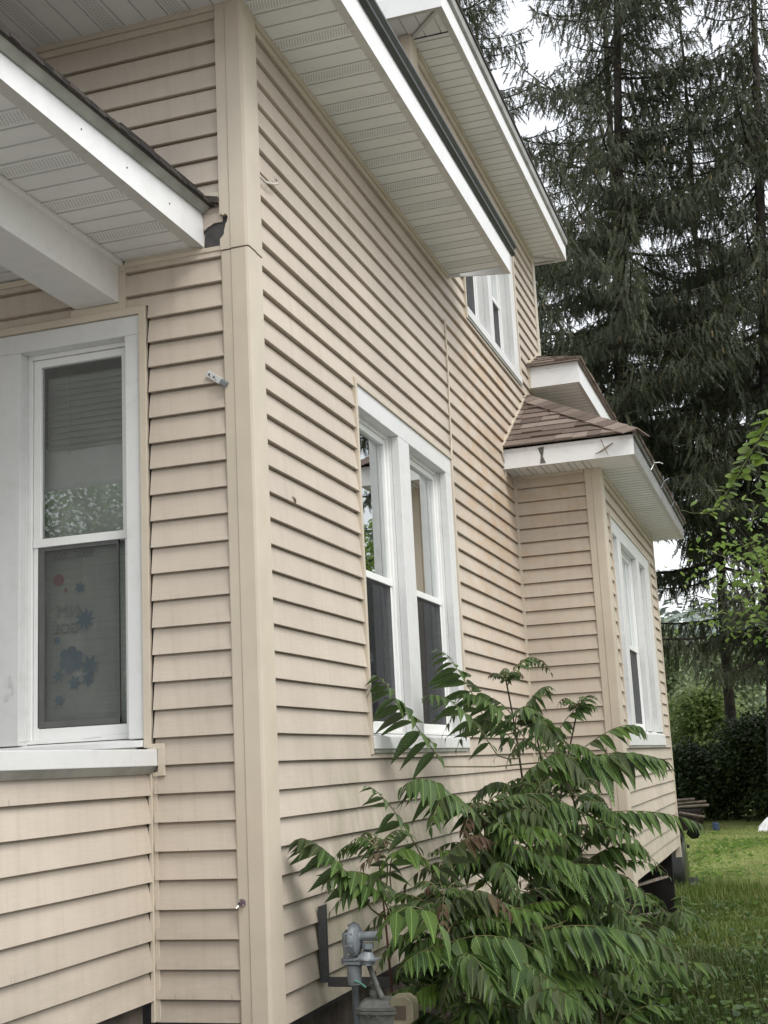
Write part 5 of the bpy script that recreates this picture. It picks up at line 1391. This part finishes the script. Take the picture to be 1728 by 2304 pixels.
spruce('farther spruce filling the gap between the two nearer trunks', (-3.4, 41.0, -1.1), (-2.2, 41.0, 36), 404, zlo=11, rad=5.5, dens=.6, cones=False)
spruce('spruce farther left, only its branch tips showing past the upper eave', (-8.2, 37.0, -1.1), (-7.6, 37.0, 36), 505, zlo=11, rad=7.4, dens=.85, cones=False)

spruce('dark spruce standing back between the two nearest trunks, its own trunk hidden', (-.2, 36.0, -1.1), (.5, 36.0, 25), 606, zlo=7.0, rad=6.6, dens=.9, cones=False, trunk_r=.16)
# ================================================================== BROADLEAF TREES
BV = [(0, 0, 0), (.26, .28, .03), (.30, .58, .02), (.12, .86, -.04), (0, 1.05, -.10), (-.12, .86, -.04), (-.30, .58, .02), (-.26, .28, .03)]
BF = [(0, 1, 2, 3), (0, 3, 4, 5), (0, 5, 6, 7)]
def leaves_at(T, p, n, r, sz, rng, droop=.5):
    for _ in range(n):
        q = Vector((rng.gauss(0, r), rng.gauss(0, r), rng.gauss(0, r * .75)))
        an = rng.uniform(0, 6.283); d = Vector((math.cos(an), math.sin(an), -droop * rng.uniform(.2, 1.8))).normalized()
        nn = Vector((rng.uniform(-.6, .6), rng.uniform(-.6, .6), 1)); x_ = d.cross(nn).normalized(); n2 = x_.cross(d)
        s_ = sz * rng.uniform(.6, 1.25); T.append(mat4(p + q, x_, d, n2, s_, s_, s_))
def broadleaf(name, label, cat, base, height, rad, mat, seed, leaf=.09, nleaf=9, nb=9, depth=3, cr=.22, trunk=.10, low=.35, bark=None, group=None, squash=1.0, zmin=-9):
    rng = random.Random(seed); base = Vector(base)
    tr = empty(name, tuple(base), label, cat, group)
    lm = MB(); T = []
    def grow(p, d, L_, r_, dep):
        q = p + d * L_; m_ = (p + q) * .5 + Vector((rng.uniform(-.06, .06), rng.uniform(-.06, .06), rng.uniform(-.02, .06))) * L_
        lm.tube([p, m_, q], [r_, r_ * .8, r_ * .6], 5 if dep else 4, cap=False)
        if dep <= 1:
            leaves_at(T, m_, nleaf // 2 + 1, cr * .8, leaf, rng); leaves_at(T, q, nleaf, cr, leaf, rng)
        if dep == 0: return
        for _ in range(rng.randint(3, 4)):
            nd = (d * .7 + Vector((rng.uniform(-1, 1), rng.uniform(-1, 1), rng.uniform(-.45, .7) * squash))).normalized()
            grow(q if rng.random() < .6 else m_, nd, L_ * rng.uniform(.6, .85), r_ * .55, dep - 1)
    th = height * low
    tk = MB(); tk.tube([base, base + Vector((.03, .02, th * .5)), base + Vector((0, .04, th)), base + Vector((.05, 0, height * .8))], [trunk, trunk * .85, trunk * .7, trunk * .15], 9)
    tk.build('trunk', bark or M_barkg, tr, smooth=True)
    for i in range(nb):
        f = low + (1 - low) * (i + .5) / nb * .95
        a = i * 2.4 + rng.uniform(-.4, .4); el = .15 + .9 * f
        d = Vector((math.cos(a) * math.cos(el), math.sin(a) * math.cos(el), math.sin(el) * squash)).normalized()
        k = 1 - .55 * max(0, (f - low) / (1 - low))
        grow(base + Vector((0, 0, height * f * .82)), d, rad * .42 * k, trunk * .35 * k, depth)
    lm.build('limbs', bark or M_barkg, tr)
    T = [q for q in T if q[2, 3] > zmin]
    tiled('crown', BV, BF, T, mat, tr)
    return tr
broadleaf('leafy_tree', 'bright green broadleaf tree reaching in from the right edge above the lawn', 'tree', (3.0, 12.8, -1.15), 4.15, 4.2, M_maple, 11, leaf=.10, nleaf=8, nb=12, depth=3, cr=.24, trunk=.09, low=.5, zmin=1.3)
# young arching branch close by
yt = empty('young_tree', (3.3, 4.9, -.8), 'slender young tree with a pale arching branch of round leaves', 'tree')
w = MB(); w.tube([(3.3, 4.9, -.85), (3.25, 4.85, .6), (3.1, 4.75, 2.0), (2.8, 4.6, 3.1)], [.035, .03, .022, .014], 8); w.build('trunk', M_barkg, yt, smooth=True)
arch = [(2.8, 4.6, 3.1), (2.4, 4.45, 3.25), (2.1, 4.38, 3.2), (1.897, 4.341, 3.044), (1.763, 4.34, 2.848), (1.646, 4.338, 2.679), (1.563, 4.336, 2.567), (1.465, 4.331, 2.441), (1.395, 4.31, 2.414), (1.363, 4.305, 2.418)]
w = MB(); w.tube(arch, [.012, .008, .006, .005, .0045, .004, .0035, .003, .002, .0015], 6)
w.tube([(1.363, 4.305, 2.418), (1.30, 4.29, 2.425), (1.27, 4.27, 2.440), (1.239, 4.26, 2.444)], [.0015, .0012, .0012, .001], 4); w.build('arching_branch', simple('green_twig', (.16, .19, .06), .5), yt, smooth=True)
T = []; ry = random.Random(9)
RVt = [(0, 0, 0), (.34, .22, .03), (.42, .55, .02), (.20, .88, -.03), (0, 1.0, -.07), (-.20, .88, -.03), (-.42, .55, .02), (-.34, .22, .03)]
for i in range(46):
    u = i / 45 * 7.6 + .2; k = int(min(u, 8)); f = u - k; p = Vector(arch[k]).lerp(Vector(arch[min(k + 1, 9)]), f)
    sz = .105 * (1 - .72 * max(0, (u - 3) / 5.0)) * ry.uniform(.8, 1.2) if u > 2.0 else .10
    for s_ in (-1, 1):
        d = Vector((ry.uniform(-.3, .3) + s_ * .75, ry.uniform(-.7, .4), ry.uniform(-.7, .25))).normalized(); nn = Vector((ry.uniform(-.5, .5), ry.uniform(-1, 0), .8)); x_ = d.cross(nn).normalized(); T.append(mat4(p + d * .012, x_, d, x_.cross(d), sz, sz, sz))
tiled('leaves', RVt, BF, T, M_maple, yt)
T = []; st = MB()
for (x, z) in ((1.90, 2.78), (1.80, 2.66), (1.98, 2.60), (2.1, 2.9), (2.2, 2.7), (2.0, 2.45)):
    st.tube([(2.45, 4.55, 3.0), ((x + 2.45) / 2, 4.5, (z + 3.1) / 2), (x, 4.45, z)], [.006, .004, .002], 5)
    leaves_at(T, Vector((x, 4.45, z)), 16, .08, .085, ry, .6)
tiled('leaves', RVt, BF, T, M_maple, yt); st.build('side_twigs', M_barkg, yt)
# mid ground trees and hedge
broadleaf('dark_shrub', 'dark rounded evergreen shrub behind the lumber heap', 'shrub', (-3.3, 35.5, -1.1), 2.1, 1.6, M_hedge, 21, leaf=.13, nleaf=20, nb=12, depth=3, cr=.30, low=.08, trunk=.08, group='dark shrubs bounding the lawn')
broadleaf('dark_shrub', 'dark dense shrub in the middle of the hedge line', 'shrub', (-1.5, 34.6, -1.1), 1.8, 1.5, M_hedge, 22, leaf=.13, nleaf=20, nb=12, depth=3, cr=.30, low=.06, trunk=.08, group='dark shrubs bounding the lawn')
broadleaf('dark_shrub', 'tall dark shrub directly under the right hand spruce', 'shrub', (.5, 33.9, -1.1), 2.6, 1.7, M_hedge, 23, leaf=.13, nleaf=20, nb=14, depth=3, cr=.32, low=.06, trunk=.08, group='dark shrubs bounding the lawn')
broadleaf('dark_shrub', 'dark shrub at the far right behind the white tarp', 'shrub', (2.3, 33.0, -1.1), 3.4, 2.1, M_hedge, 24, leaf=.13, nleaf=20, nb=12, depth=3, cr=.32, low=.06, trunk=.08, group='dark shrubs bounding the lawn')
broadleaf('leafy_tree', 'lime green tree glowing behind the dark shrubs', 'tree', (-1.2, 41.0, -1.0), 4.0, 1.6, M_lime, 25, leaf=.17, nleaf=14, nb=11, depth=3, cr=.32, low=.2, trunk=.1)
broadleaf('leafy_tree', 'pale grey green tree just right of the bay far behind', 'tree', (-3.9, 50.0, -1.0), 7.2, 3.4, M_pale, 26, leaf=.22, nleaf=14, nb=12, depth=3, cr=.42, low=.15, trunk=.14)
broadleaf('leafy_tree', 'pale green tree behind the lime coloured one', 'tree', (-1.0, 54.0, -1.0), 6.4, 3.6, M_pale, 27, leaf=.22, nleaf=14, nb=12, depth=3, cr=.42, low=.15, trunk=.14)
# trees behind the photographer, they only show in the front window glass
broadleaf('leafy_tree', 'broad green tree in the front yard, mirrored in the front window', 'tree', (-15.0, -24.0, -.6), 10.0, 6.0, M_maple, 28, leaf=.14, nleaf=16, nb=12, depth=3, cr=.7, low=.25, trunk=.2)
# far wooded hill
rf = random.Random(55); T = []
for i in range(150):
    x = rf.uniform(-75, 45); y = rf.uniform(85, 210); r_ = rf.uniform(3.5, 6)
    c_ = Vector((x, y, gz(x, y) + r_ * .8))
    for _ in range(240):
        v = Vector((rf.gauss(0, 1), rf.gauss(0, 1), rf.gauss(0, 1))).normalized() * r_ * rf.uniform(.75, 1.05)
        p = c_ + Vector((v.x, v.y, v.z * .95)); d = Vector((rf.gauss(0, 1), rf.gauss(0, 1), rf.gauss(0, .6))).normalized(); nn = v.normalized(); x_ = d.cross(nn)
        if x_.length < .05: continue
        x_.normalize(); s_ = rf.uniform(.7, 1.3); T.append(mat4(p, x_, nn.cross(x_), nn, s_, s_, s_))
tag(tiled('far_wood', BV, BF, T, M_far), 'wooded hillside far behind the yard, haze put into its pale colours', 'wood', kind='stuff')
